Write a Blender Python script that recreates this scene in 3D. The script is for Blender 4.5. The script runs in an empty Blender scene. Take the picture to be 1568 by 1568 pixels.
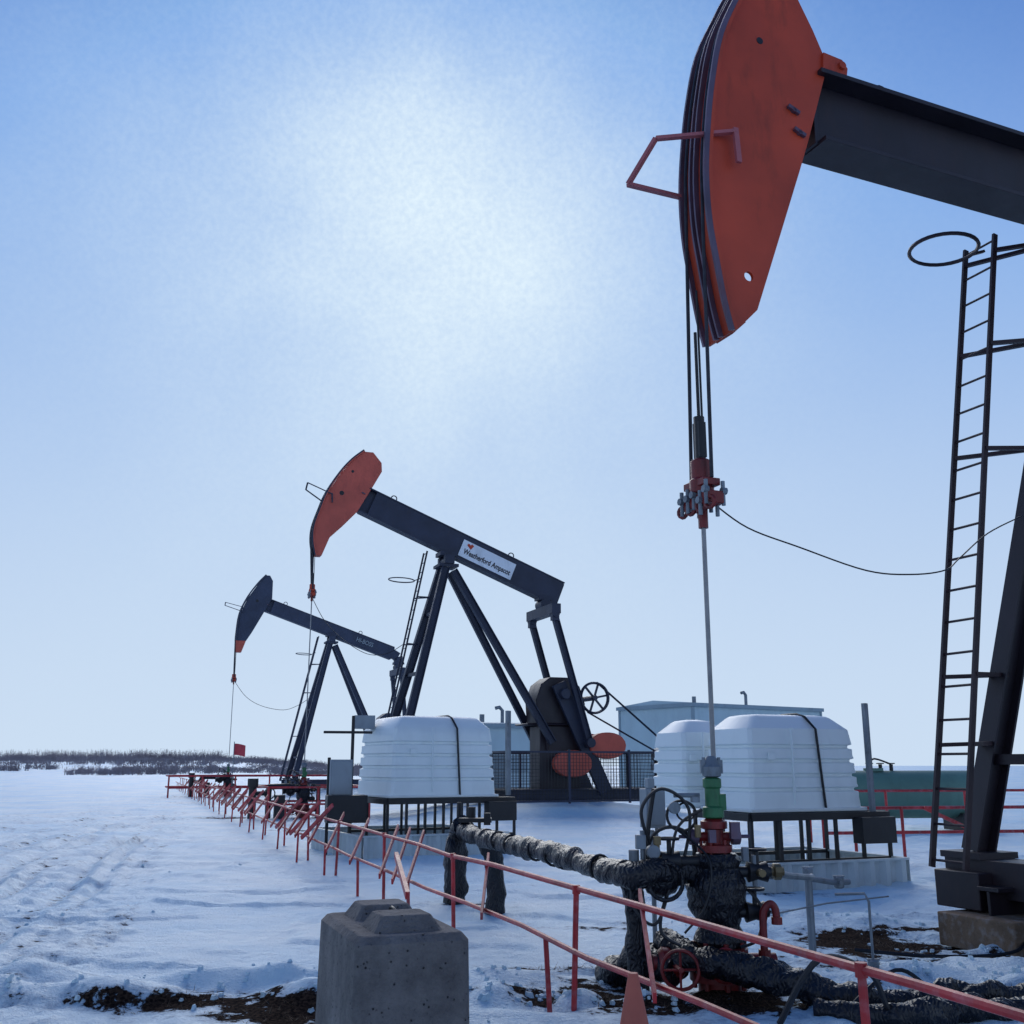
import bpy, bmesh, math, random
from mathutils import Vector, Matrix, noise
random.seed(7)
R=math.radians
scene=bpy.context.scene

# ------------------------------------------------------------------ materials
def new_mat(name):
    m=bpy.data.materials.new(name); m.use_nodes=True
    nt=m.node_tree; b=nt.nodes['Principled BSDF']
    return m,nt,b
def paint(name,col,rough=0.45,metal=0.0,var=0.25,scale=6.0,dirt=(0.05,0.04,0.035),dirt_amt=0.25,bump=0.15,frost=0.0,stretch=(1,1,0.35)):
    m,nt,b=new_mat(name); N=nt.nodes; L=nt.links
    tc=N.new('ShaderNodeTexCoord'); mp=N.new('ShaderNodeMapping'); mp.inputs['Scale'].default_value=stretch
    L.new(tc.outputs['Object'],mp.inputs['Vector'])
    n1=N.new('ShaderNodeTexNoise'); n1.inputs['Scale'].default_value=scale; n1.inputs['Detail'].default_value=8; n1.inputs['Roughness'].default_value=0.65
    L.new(mp.outputs[0],n1.inputs['Vector'])
    n2=N.new('ShaderNodeTexNoise'); n2.inputs['Scale'].default_value=scale*0.35; n2.inputs['Detail'].default_value=4
    L.new(tc.outputs['Object'],n2.inputs['Vector'])
    r1=N.new('ShaderNodeValToRGB'); r1.color_ramp.elements[0].position=0.3; r1.color_ramp.elements[1].position=0.7
    c=col
    r1.color_ramp.elements[0].color=(c[0]*(1-var),c[1]*(1-var),c[2]*(1-var),1)
    r1.color_ramp.elements[1].color=(min(1,c[0]*(1+var)),min(1,c[1]*(1+var)),min(1,c[2]*(1+var)),1)
    L.new(n2.outputs['Fac'],r1.inputs['Fac'])
    r2=N.new('ShaderNodeValToRGB'); r2.color_ramp.elements[0].position=0.52; r2.color_ramp.elements[1].position=0.75
    r2.color_ramp.elements[0].color=(0,0,0,1); r2.color_ramp.elements[1].color=(dirt_amt,dirt_amt,dirt_amt,1)
    L.new(n1.outputs['Fac'],r2.inputs['Fac'])
    mx=N.new('ShaderNodeMix'); mx.data_type='RGBA'
    L.new(r2.outputs[0],mx.inputs['Factor']); L.new(r1.outputs[0],mx.inputs['A']); mx.inputs['B'].default_value=(*dirt,1)
    out=mx.outputs['Result']
    if frost>0:
        r3=N.new('ShaderNodeValToRGB'); r3.color_ramp.elements[0].position=0.5; r3.color_ramp.elements[1].position=0.8
        r3.color_ramp.elements[0].color=(0,0,0,1); r3.color_ramp.elements[1].color=(frost,frost,frost,1)
        n3=N.new('ShaderNodeTexNoise'); n3.inputs['Scale'].default_value=14; n3.inputs['Detail'].default_value=9
        L.new(tc.outputs['Object'],n3.inputs['Vector']); L.new(n3.outputs['Fac'],r3.inputs['Fac'])
        m2=N.new('ShaderNodeMix'); m2.data_type='RGBA'
        L.new(r3.outputs[0],m2.inputs['Factor']); L.new(out,m2.inputs['A']); m2.inputs['B'].default_value=(0.55,0.6,0.66,1)
        out=m2.outputs['Result']
    L.new(out,b.inputs['Base Color'])
    rr=N.new('ShaderNodeMapRange'); rr.inputs['To Min'].default_value=max(0.05,rough-0.12); rr.inputs['To Max'].default_value=min(1,rough+0.2)
    L.new(n1.outputs['Fac'],rr.inputs['Value']); L.new(rr.outputs[0],b.inputs['Roughness'])
    b.inputs['Metallic'].default_value=metal
    bp=N.new('ShaderNodeBump'); bp.inputs['Strength'].default_value=bump; bp.inputs['Distance'].default_value=0.02
    L.new(n1.outputs['Fac'],bp.inputs['Height']); L.new(bp.outputs[0],b.inputs['Normal'])
    return m
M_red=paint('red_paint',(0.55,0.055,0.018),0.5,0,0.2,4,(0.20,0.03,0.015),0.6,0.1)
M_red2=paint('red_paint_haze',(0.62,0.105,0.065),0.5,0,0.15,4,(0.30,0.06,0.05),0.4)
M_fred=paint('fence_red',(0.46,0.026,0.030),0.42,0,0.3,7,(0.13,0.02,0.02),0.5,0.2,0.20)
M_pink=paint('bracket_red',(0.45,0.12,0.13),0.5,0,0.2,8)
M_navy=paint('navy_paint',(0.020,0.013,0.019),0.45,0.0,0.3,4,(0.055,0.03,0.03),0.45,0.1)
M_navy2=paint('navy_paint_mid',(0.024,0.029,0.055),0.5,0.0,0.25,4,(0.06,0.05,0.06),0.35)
M_navy3=paint('navy_paint_haze',(0.042,0.052,0.090),0.55,0.0,0.2,4,(0.09,0.085,0.10),0.35)  # lighter navy for the far unit, distance haze mixed into the paint
M_track=paint('track_steel',(0.13,0.09,0.13),0.4,0.3,0.3,6,(0.2,0.05,0.04),0.6)
M_black=paint('black_steel',(0.012,0.012,0.015),0.45,0,0.3,8,(0.05,0.04,0.035),0.4)
M_ladder=paint('ladder_maroon',(0.030,0.014,0.018),0.5,0,0.3,8,(0.06,0.03,0.03),0.4)
M_cable=paint('wire_rope',(0.04,0.04,0.05),0.5,0.5,0.3,30)
M_rod=paint('polished_rod',(0.25,0.25,0.26),0.35,0.7,0.1,20)
M_galv=paint('galvanised',(0.22,0.25,0.28),0.5,0.4,0.2,12,(0.08,0.07,0.06),0.6)
M_gray=paint('grey_enamel',(0.30,0.34,0.37),0.5,0,0.12,5,(0.12,0.12,0.12),0.35)
M_white=paint('fibreglass_white',(0.85,0.91,0.90),0.4,0,0.05,1.5,(0.55,0.60,0.60),0.35,0.05)
M_green=paint('green_paint',(0.03,0.16,0.06),0.4,0,0.25,10,(0.04,0.04,0.03),0.5)
M_tgreen=paint('tank_green',(0.12,0.23,0.18),0.55,0,0.15,2,(0.06,0.08,0.06),0.4)
def wrap_mat():
    m,nt,b=new_mat('black_poly_wrap'); N=nt.nodes; L=nt.links
    tc=N.new('ShaderNodeTexCoord')
    n=N.new('ShaderNodeTexNoise'); n.inputs['Scale'].default_value=22; n.inputs['Detail'].default_value=5; n.inputs['Distortion'].default_value=1.5
    w=N.new('ShaderNodeTexWave'); w.inputs['Scale'].default_value=9; w.inputs['Distortion'].default_value=14; w.inputs['Detail'].default_value=3
    for x in(n,w): L.new(tc.outputs['Object'],x.inputs['Vector'])
    a=N.new('ShaderNodeMath'); a.operation='ADD'; L.new(n.outputs['Fac'],a.inputs[0]); L.new(w.outputs['Fac'],a.inputs[1])
    bp=N.new('ShaderNodeBump'); bp.inputs['Strength'].default_value=.7; bp.inputs['Distance'].default_value=.011
    L.new(a.outputs[0],bp.inputs['Height']); L.new(bp.outputs[0],b.inputs['Normal'])
    b.inputs['Base Color'].default_value=(.012,.012,.017,1); b.inputs['Roughness'].default_value=.30; b.inputs['Specular IOR Level'].default_value=.42
    return m
M_wrap=wrap_mat()
M_timber=paint('timber',(0.20,0.13,0.08),0.85,0,0.3,9,(0.07,0.05,0.035),0.5,0.6,0.3,(0.3,3,3))
M_sign=paint('sign_white',(0.84,0.85,0.88),0.5,0,0.05,3)
M_valve=paint('valve_red',(0.20,0.014,0.014),0.4,0,0.3,12,(0.03,0.02,0.02),0.8)
M_brass=paint('brass',(0.20,0.15,0.08),0.4,0.7,0.2,15)
M_orange=paint('cone_orange',(0.50,0.12,0.08),0.6,0,0.15,8,(0.2,0.08,0.06),0.6)
M_flag=paint('flag_red',(0.65,0.07,0.09),0.7,0,0.1,8)
M_wall=paint('clad_wall',(0.50,0.62,0.65),0.6,0,0.06,1.5,(0.35,0.41,0.43),0.3)
M_trim=paint('clad_trim',(0.29,0.37,0.41),0.55,0,0.06,1.5)
M_corr=paint('containment_steel',(0.52,0.58,0.59),0.5,0.2,0.12,3,(0.25,0.22,0.2),0.5,0.2,0.3)
M_bush=paint('twig_haze',(0.26,0.215,0.225),0.95,0,0.3,0.2,(0.46,0.46,0.52),0.8)  # twig brown paled, so the haze over the shrubs sits in the colour
M_grass=paint('dry_grass',(0.13,0.085,0.05),0.95,0,0.4,3,(0.06,0.04,0.03),0.5)

def concrete_mat():
    m,nt,b=new_mat('concrete'); N=nt.nodes; L=nt.links
    tc=N.new('ShaderNodeTexCoord')
    n=N.new('ShaderNodeTexNoise'); n.inputs['Scale'].default_value=3; n.inputs['Detail'].default_value=10; n.inputs['Roughness'].default_value=0.7
    n2=N.new('ShaderNodeTexNoise'); n2.inputs['Scale'].default_value=40; n2.inputs['Detail'].default_value=6
    v=N.new('ShaderNodeTexVoronoi'); v.inputs['Scale'].default_value=34; v.feature='F1'
    for x in (n,n2,v): L.new(tc.outputs['Object'],x.inputs['Vector'])
    r=N.new('ShaderNodeValToRGB'); r.color_ramp.elements[0].position=.3;r.color_ramp.elements[1].position=.72
    r.color_ramp.elements[0].color=(.095,.085,.083,1); r.color_ramp.elements[1].color=(.27,.245,.23,1)
    L.new(n.outputs['Fac'],r.inputs['Fac'])
    pit=N.new('ShaderNodeValToRGB'); pit.color_ramp.elements[0].position=.1;pit.color_ramp.elements[1].position=.26
    L.new(v.outputs['Distance'],pit.inputs['Fac'])
    g=N.new('ShaderNodeTexNoise'); g.inputs['Scale'].default_value=14; L.new(tc.outputs['Object'],g.inputs['Vector'])
    gr=N.new('ShaderNodeValToRGB'); gr.color_ramp.elements[0].position=.52;gr.color_ramp.elements[1].position=.58
    L.new(g.outputs['Fac'],gr.inputs['Fac'])
    mxp=N.new('ShaderNodeMix'); mxp.data_type='RGBA'; L.new(gr.outputs[0],mxp.inputs['Factor']); mxp.inputs['A'].default_value=(1,1,1,1); L.new(pit.outputs[0],mxp.inputs['B'])
    mul=N.new('ShaderNodeMix'); mul.data_type='RGBA'; mul.blend_type='MULTIPLY'; mul.inputs['Factor'].default_value=.85
    L.new(r.outputs[0],mul.inputs['A']); L.new(mxp.outputs['Result'],mul.inputs['B'])
    L.new(mul.outputs['Result'],b.inputs['Base Color']); b.inputs['Roughness'].default_value=.9
    ad=N.new('ShaderNodeMath'); ad.operation='MULTIPLY'; L.new(n2.outputs['Fac'],ad.inputs[0]); L.new(mxp.outputs['Result'],ad.inputs[1])
    bp=N.new('ShaderNodeBump'); bp.inputs['Strength'].default_value=1; bp.inputs['Distance'].default_value=.025
    L.new(ad.outputs[0],bp.inputs['Height']); L.new(bp.outputs[0],b.inputs['Normal'])
    return m
M_conc=concrete_mat()

def snow_mat():
    m,nt,b=new_mat('snow_ground'); N=nt.nodes; L=nt.links
    geo=N.new('ShaderNodeNewGeometry')
    at=N.new('ShaderNodeAttribute'); at.attribute_name='dirt'
    n=N.new('ShaderNodeTexNoise'); n.inputs['Scale'].default_value=.35; n.inputs['Detail'].default_value=9; n.inputs['Roughness'].default_value=.6
    n2=N.new('ShaderNodeTexNoise'); n2.inputs['Scale'].default_value=5; n2.inputs['Detail'].default_value=10; n2.inputs['Roughness'].default_value=.7
    n3=N.new('ShaderNodeTexNoise'); n3.inputs['Scale'].default_value=45; n3.inputs['Detail'].default_value=6
    for x in (n,n2,n3): L.new(geo.outputs['Position'],x.inputs['Vector'])
    rs=N.new('ShaderNodeValToRGB'); rs.color_ramp.elements[0].position=.35; rs.color_ramp.elements[1].position=.60
    rs.color_ramp.elements[0].color=(.52,.79,.95,1); rs.color_ramp.elements[1].color=(.80,.94,.98,1)
    L.new(n.outputs['Fac'],rs.inputs['Fac'])
    rd=N.new('ShaderNodeValToRGB'); rd.color_ramp.elements[0].position=.40; rd.color_ramp.elements[1].position=.75
    rd.color_ramp.elements[0].color=(.014,.010,.010,1); rd.color_ramp.elements[1].color=(.10,.062,.042,1)
    L.new(n3.outputs['Fac'],rd.inputs['Fac'])
    s=N.new('ShaderNodeMath'); s.operation='SUBTRACT'; L.new(n2.outputs['Fac'],s.inputs[0]); s.inputs[1].default_value=.5
    mu=N.new('ShaderNodeMath'); mu.operation='MULTIPLY_ADD'; L.new(s.outputs[0],mu.inputs[0]); mu.inputs[1].default_value=1.7; L.new(at.outputs['Fac'],mu.inputs[2])
    ms=N.new('ShaderNodeMapRange'); ms.interpolation_type='SMOOTHSTEP'; ms.inputs['From Min'].default_value=.16; ms.inputs['From Max'].default_value=.46; ms.inputs['To Max'].default_value=.65
    L.new(mu.outputs[0],ms.inputs['Value'])
    m0=N.new('ShaderNodeMix'); m0.data_type='RGBA'; L.new(ms.outputs[0],m0.inputs['Factor']); L.new(rs.outputs[0],m0.inputs['A']); m0.inputs['B'].default_value=(.20,.34,.48,1)
    mr=N.new('ShaderNodeMapRange'); mr.interpolation_type='SMOOTHSTEP'; mr.inputs['From Min'].default_value=.42; mr.inputs['From Max'].default_value=.50
    L.new(mu.outputs[0],mr.inputs['Value'])
    mx=N.new('ShaderNodeMix'); mx.data_type='RGBA'; L.new(mr.outputs[0],mx.inputs['Factor']); L.new(m0.outputs['Result'],mx.inputs['A']); L.new(rd.outputs[0],mx.inputs['B'])
    L.new(mx.outputs['Result'],b.inputs['Base Color'])
    ro=N.new('ShaderNodeMapRange'); ro.inputs['To Min'].default_value=.5; ro.inputs['To Max'].default_value=1.0; L.new(mr.outputs[0],ro.inputs['Value']); L.new(ro.outputs[0],b.inputs['Roughness'])
    so=N.new('ShaderNodeMapRange'); so.inputs['To Min'].default_value=.35; so.inputs['To Max'].default_value=.02; L.new(mr.outputs[0],so.inputs['Value']); L.new(so.outputs[0],b.inputs['Specular IOR Level'])
    a=N.new('ShaderNodeMath'); a.operation='MULTIPLY_ADD'; L.new(n3.outputs['Fac'],a.inputs[0]); a.inputs[1].default_value=.35; L.new(n2.outputs['Fac'],a.inputs[2])
    bp=N.new('ShaderNodeBump'); bp.inputs['Strength'].default_value=.8; bp.inputs['Distance'].default_value=.08
    L.new(a.outputs[0],bp.inputs['Height']); L.new(bp.outputs[0],b.inputs['Normal'])
    return m
M_snow=snow_mat()

# ------------------------------------------------------------------ mesh helpers
class MB:
    def __init__(s): s.v=[]; s.f=[]
    def add(s,vs,fs):
        o=len(s.v); s.v+= [tuple(x) for x in vs]; s.f+=[tuple(i+o for i in f) for f in fs]
    def box(s,c,size,rz=0,M=None):
        x,y,z=[k/2 for k in size]
        vs=[Vector((a*x,b*y,d*z)) for d in(-1,1) for b in(-1,1) for a in(-1,1)]
        rot=M if M else Matrix.Rotation(rz,3,'Z')
        c=Vector(c); vs=[c+rot@v for v in vs]
        s.add(vs,[(0,2,3,1),(4,5,7,6),(0,1,5,4),(2,6,7,3),(0,4,6,2),(1,3,7,5)])
    def bar(s,p0,p1,w,h,up=(0,0,1)):
        p0=Vector(p0);p1=Vector(p1);d=(p1-p0);l=d.length;d.normalize()
        u=Vector(up); x=d.cross(u)
        if x.length<1e-4: x=d.cross(Vector((1,0,0)))
        x.normalize(); u=x.cross(d)
        M=Matrix((x,d,u)).transposed()
        s.box((p0+p1)/2,(w,l,h),M=M)
    def ibeam(s,p0,p1,h,w,tf=.04,tw=.03,up=(0,0,1)):
        p0=Vector(p0);p1=Vector(p1);d=(p1-p0).normalized();x=d.cross(Vector(up)).normalized();u=x.cross(d)
        for sg in(-1,1): s.bar(p0+u*sg*(h/2-tf/2),p1+u*sg*(h/2-tf/2),w,tf,u)
        s.bar(p0,p1,tw,h-2*tf-.002,u)
    def cyl(s,p0,p1,r,r1=None,n=16,cap=True):
        if r1 is None:r1=r
        p0=Vector(p0);p1=Vector(p1);d=(p1-p0).normalized()
        x=d.orthogonal().normalized();y=d.cross(x)
        vs=[];
        for p,q in((p0,r),(p1,r1)):
            for i in range(n):
                a=2*math.pi*i/n; vs.append(p+x*q*math.cos(a)+y*q*math.sin(a))
        fs=[(i,(i+1)%n,n+(i+1)%n,n+i) for i in range(n)]
        if cap: fs+=[tuple(range(n-1,-1,-1)),tuple(range(n,2*n))]
        s.add(vs,fs)
    def tube(s,pts,r,n=8,rf=None,sub=0,closed=False):
        P=[Vector(p) for p in pts]
        if sub:
            Q=[]
            m=len(P)
            for i in range(m-1):
                a=P[max(i-1,0)];b=P[i];c=P[i+1];d=P[min(i+2,m-1)]
                for k in range(sub):
                    t=k/sub
                    Q.append(.5*((2*b)+(c-a)*t+(2*a-5*b+4*c-d)*t*t+(3*b-a-3*c+d)*t**3))
            Q.append(P[-1]); P=Q
        m=len(P); vs=[]
        T=[]
        for i in range(m):
            if closed: t=P[(i+1)%m]-P[i-1]
            else: t=P[min(i+1,m-1)]-P[max(i-1,0)]
            T.append(t.normalized())
        x=T[0].orthogonal().normalized()
        for i in range(m):
            x=(x-T[i]*x.dot(T[i])); x.normalize(); y=T[i].cross(x)
            for k in range(n):
                a=2*math.pi*k/n
                q=rf(i,k,P[i],a) if rf else r
                vs.append(P[i]+x*q*math.cos(a)+y*q*math.sin(a))
        fs=[]
        for i in range(m if closed else m-1):
            j=(i+1)%m
            for k in range(n):
                fs.append((i*n+k,i*n+(k+1)%n,j*n+(k+1)%n,j*n+k))
        if not closed: fs+=[tuple(range(n-1,-1,-1)),tuple((m-1)*n+k for k in range(n))]
        s.add(vs,fs)
    def ring(s,c,r,rt,axis=(0,1,0),n=28,nt=6):
        a=Vector(axis).normalized();x=a.orthogonal().normalized();y=a.cross(x);c=Vector(c)
        s.tube([c+x*r*math.cos(2*math.pi*i/n)+y*r*math.sin(2*math.pi*i/n) for i in range(n)],rt,nt,closed=True)
    def plate(s,poly,y0,y1):
        n=len(poly); vs=[(p[0],y0,p[1]) for p in poly]+[(p[0],y1,p[1]) for p in poly]
        fs=[tuple(range(n)),tuple(range(2*n-1,n-1,-1))]+[(i,n+i,n+(i+1)%n,(i+1)%n) for i in range(n)]
        s.add(vs,fs)
    def lathe(s,c,prof,n=20,axis='z'):
        c=Vector(c); vs=[];m=len(prof)
        for r,h in prof:
            for k in range(n):
                a=2*math.pi*k/n; u,v=r*math.cos(a),r*math.sin(a)
                vs.append(c+(Vector((u,v,h)) if axis=='z' else Vector((h,u,v)) if axis=='x' else Vector((u,h,v))))
        fs=[(i*n+k,i*n+(k+1)%n,(i+1)*n+(k+1)%n,(i+1)*n+k) for i in range(m-1) for k in range(n)]
        fs+=[tuple(range(n-1,-1,-1)),tuple((m-1)*n+k for k in range(n))]
        s.add(vs,fs)
    def obj(s,name,mat,parent=None,bevel=0,smooth=True,loc=None,rz=0,cuts=None):
        me=bpy.data.meshes.new(name); me.from_pydata(s.v,[],s.f); me.validate()
        bm=bmesh.new(); bm.from_mesh(me); bmesh.ops.recalc_face_normals(bm,faces=bm.faces); bm.to_mesh(me); bm.free()
        o=bpy.data.objects.new(name,me); scene.collection.objects.link(o)
        if cuts:
            c=MB()
            for q in cuts: c.cyl((q[0],q[3],q[1]),(q[0],q[4],q[1]),q[2],n=24)
            co_=c.obj('cut',mat,smooth=False)
            md=o.modifiers.new('b','BOOLEAN'); md.object=co_; md.solver='EXACT'; md.operation='DIFFERENCE'
            dg=bpy.context.evaluated_depsgraph_get(); me2=bpy.data.meshes.new_from_object(o.evaluated_get(dg))
            o.modifiers.clear(); o.data=me2; me=me2; bpy.data.objects.remove(co_)
            me.materials.clear()
        me.materials.append(mat)
        if smooth:
            me.polygons.foreach_set('use_smooth',[True]*len(me.polygons)); me.set_sharp_from_angle(angle=R(35))
        if parent: o.parent=parent
        if loc: o.location=loc
        if rz: o.rotation_euler[2]=rz
        if bevel:
            b=o.modifiers.new('bevel','BEVEL'); b.width=bevel; b.segments=2; b.limit_method='ANGLE'; b.angle_limit=R(40)
        return o
def empty(name,loc,rz=0):
    e=bpy.data.objects.new(name,None); scene.collection.objects.link(e); e.location=loc; e.rotation_euler[2]=rz; e.empty_display_size=.3
    return e

# ------------------------------------------------------------------ ground
def fence_x(y): return .46-.345*(y-7.87)
def sstep(a,b,x):
    t=min(1,max(0,(x-a)/(b-a))); return t*t*(3-2*t)
PADS=[(-6.4,35,R(20)),(-15.2,60,R(20))]
RUTS=[(-4.55,.14,.07),(-4.95,.18,.08),(-5.7,.15,.07),(-6.15,.2,.08),(-6.9,.2,.09),(-7.4,.18,.07),(-8.6,.2,.06),(-9.1,.2,.06)]
BANKS=[(-2.0,8.75,1.2,.22,.12),(-1.3,8.25,.5,.25,.14),(-3.2,8.3,1.0,.2,.09),(-4.2,8.9,.9,.2,.07),(-.15,8.9,.5,.25,.10),(-.1,8.1,.25,.25,.12),(.45,8.05,.2,.18,.10),(.9,8.0,.15,.15,.08),(4.1,9.2,.9,.25,.12),(3.2,8.9,.5,.2,.12),(4.6,10.1,.8,.22,.12),(2.9,11.6,1.2,.4,.10),(3.9,8.4,.6,.2,.12),(3.6,11.9,.8,.3,.12),(4.3,8.8,.5,.15,.10)]
DIRT=[(-2.35,8.15,1.1,.28,.66),(-1.5,7.9,.6,.4,.8),(-2.6,8.95,1.3,.07,.46),(-1.3,9.1,.8,.10,.46),(.15,8.15,.5,.25,.72),(.6,8.4,.4,.5,.68),(1.0,8.0,.5,.45,.75),(1.5,8.0,.7,.5,.75),(.5,9.3,.8,.12,.5),
 (3.3,10.75,.55,.9,.88),(3.8,10.6,.4,.35,.66),(4.35,9.9,.40,.38,.9),(4.9,10.7,.9,.3,.75),(3.1,8.2,1.3,.45,.66),(4.0,8.0,.8,.4,.7),(3.3,9.3,.9,.14,.66),(3.9,9.25,.8,.12,.7),(2.9,12.9,1.0,.14,.56),(3.6,12.6,.9,.16,.62),(1.0,11.7,.6,.25,.46),(2.0,9.3,.5,.3,.5),(-.5,13.6,.6,.3,.44),(4.1,11.4,.8,.14,.64),(2.4,10.9,.7,.12,.54),(3.0,9.7,.9,.10,.56),
 (-9.2,35,.9,.6,.66),(-6.5,34.5,1.6,1.2,.5),(-15.2,59,3.5,1.5,.5),(-7.8,36.5,.8,.5,.6),(-5.3,28,.9,.3,.5),(-2.9,21,.8,.5,.45),(3.3,14.7,.8,.3,.45),(0,41,6,2,.25),(-12,50,4,3,.3)]
def rutx(x,y): return x+.27*(y-11)+.5*noise.noise(Vector((y*.08,0,5)))
def height(x,y):
    h=0.0
    d=math.hypot(x,y)
    h+=.05*noise.noise(Vector((x*.35,y*.35,0)))
    h+=.25*sstep(14,60,d)*0.5*noise.noise(Vector((x*.06,y*.06,4)))*sstep(60,200,abs(x)+20)*2
    if d<40:
        h+=.026*noise.fractal(Vector((x*1.7,y*1.2,1)),.7,2.1,4)
        w=noise.noise(Vector((x*.8+3,y*.25,2)))
        h+=.04*max(0,w)
        l=noise.noise(Vector((x*.45,y*1.1,13))); h+=.035*sstep(.02,.09,l)
        if x>2.2 or y<10:
            q=noise.noise(Vector((x*3.1,y*3.5,6))); h+=.045*max(0,q)
    for (ox,oy,hd) in PADS:
        c,s_=math.cos(hd),math.sin(hd); lx=(x-ox)*c+(y-oy)*s_; ly=-(x-ox)*s_+(y-oy)*c
        k=sstep(-1.2,2.5,4.5-abs(lx-7.5)+1.2-1.2)*sstep(-.5,1.5,3.0-abs(ly))
        h+=.42*k
    if x<-1.5 and y<70:
        xc=rutx(x,y)
        if -10.2<xc<-3.8: h+=.035*noise.fractal(Vector((x*4,y*2.2,3)),.6,2.1,3)
        for rc,wd,dp in RUTS:
            t=(xc-rc)/wd
            if abs(t)<3:
                rg=max(0,.65+1.2*noise.noise(Vector((rc,y*.35,7))))
                h+= dp*rg*(-math.exp(-t*t*2)+.5*math.exp(-(abs(t)-1.4)**2*3))
    for cx,cy,rx,ry,hh in BANKS:
        e=((x-cx)/rx)**2+((y-cy)/ry)**2
        if e<4: h+=hh*math.exp(-e*1.4)*(1+.5*noise.noise(Vector((x*2.2,y*2.2,9))))
    h+=3.0*sstep(185,330,y)*sstep(0,-60,x+.1*y)
    return h
def dirt(x,y):
    v=0
    for cx,cy,rx,ry,a in DIRT:
        e=((x-cx)/rx)**2+((y-cy)/ry)**2
        if e<5: v=max(v,a*math.exp(-e*.7))
    if x<-1.5 and y<40:
        xc=rutx(x,y)
        if -10.2<xc<-3.8: v=max(v,.13+.3*noise.noise(Vector((x*1.1,y*.5,11))))
        for rc,wd,dp in RUTS:
            t=(xc-rc)/wd
            if abs(t)<2: v=max(v,min(.32,.42*math.exp(-t*t*2)*(dp/.08)*(.8+.6*noise.noise(Vector((rc,y*.4,17))))))
    for cx,cy,rx,ry,hh in BANKS:
        e=((x-cx)/rx)**2+((y-cy)/ry)**2
        if e<1: v*=.25+.75*e
    return v
def axis_pts(lo,hi,c0,c1,st,g):
    a=[];x=c0
    while x<c1: a.append(x); x+=st
    s_=st
    while x<hi: a.append(x); s_*=g; x+=s_
    a.append(hi)
    b=[];x=c0;s_=st
    while x>lo: s_*=g; x-=s_; b.append(max(x,lo))
    return sorted(set(b))+a
xs=axis_pts(-2500,2500,-6.5,5.5,.05,1.04)
ys=axis_pts(-300,4000,7,13,.045,1.02)
nx,ny=len(xs),len(ys)
V=[];D=[]
for y in ys:
    for x in xs:
        V.append((x,y,height(x,y))); D.append(dirt(x,y))
F=[(j*nx+i,j*nx+i+1,(j+1)*nx+i+1,(j+1)*nx+i) for j in range(ny-1) for i in range(nx-1)]
me=bpy.data.meshes.new('snow_ground'); me.from_pydata(V,[],F)
at=me.attributes.new('dirt','FLOAT','POINT'); at.data.foreach_set('value',D)
me.polygons.foreach_set('use_smooth',[True]*len(me.polygons)); me.materials.append(M_snow)
g=bpy.data.objects.new('snow_ground',me); scene.collection.objects.link(g)

rg=random.Random(5); b=MB()
for cx,cy,rx,ry,a in DIRT[:19]:
    if a<.5: continue
    for i in range(int(170*max(.3,rx*ry*2))):
        x=cx+rg.gauss(0,rx*.6);y=cy+rg.gauss(0,ry*.6)
        if dirt(x,y)<.38: continue
        z=height(x,y)-.005
        for k in range(3):
            an=rg.uniform(0,6.28);l=rg.uniform(.015,.07);w_=.003; tx=x+math.cos(an)*l*1.1;ty=y+math.sin(an)*l*1.1
            b.v+=[(x-w_*math.sin(an),y+w_*math.cos(an),z),(x+w_*math.sin(an),y-w_*math.cos(an),z),(tx,ty,z+l*rg.uniform(.2,.9))]; o=len(b.v)-3; b.f.append((o,o+1,o+2))
b.obj('dry_grass',M_grass,smooth=False)
rg=random.Random(9); b=MB()
for i in range(420):
    cx,cy,rx,ry,_=rg.choice(BANKS+[(-6.5,12,1.8,2.5,0),(-5.5,14,1.2,4,0),(3.6,9.8,1.3,1.2,0),(.2,8.6,.9,.5,0)])
    x=cx+rg.gauss(0,rx*.7);y=cy+rg.gauss(0,ry*.9); 
    if math.hypot(x-1.5,y-8.3)<.5: continue
    r_=rg.uniform(.008,.035)*(1.3 if rg.random()<.15 else 1); z=height(x,y)
    vs=[Vector((rg.uniform(.6,1.2)*r_*math.cos(k*1.257)+x,rg.uniform(.6,1.2)*r_*math.sin(k*1.257)+y,z-.3*r_)) for k in range(5)]+[Vector((rg.uniform(.4,.8)*r_*math.cos(k*1.257+.3)+x,rg.uniform(.4,.8)*r_*math.sin(k*1.257+.3)+y,z+rg.uniform(.4,.9)*r_)) for k in range(5)]
    b.add(vs,[(k,(k+1)%5,5+(k+1)%5,5+k) for k in range(5)]+[(5,6,7,8,9)])
o=b.obj('snow_clods',M_snow,smooth=False)

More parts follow.
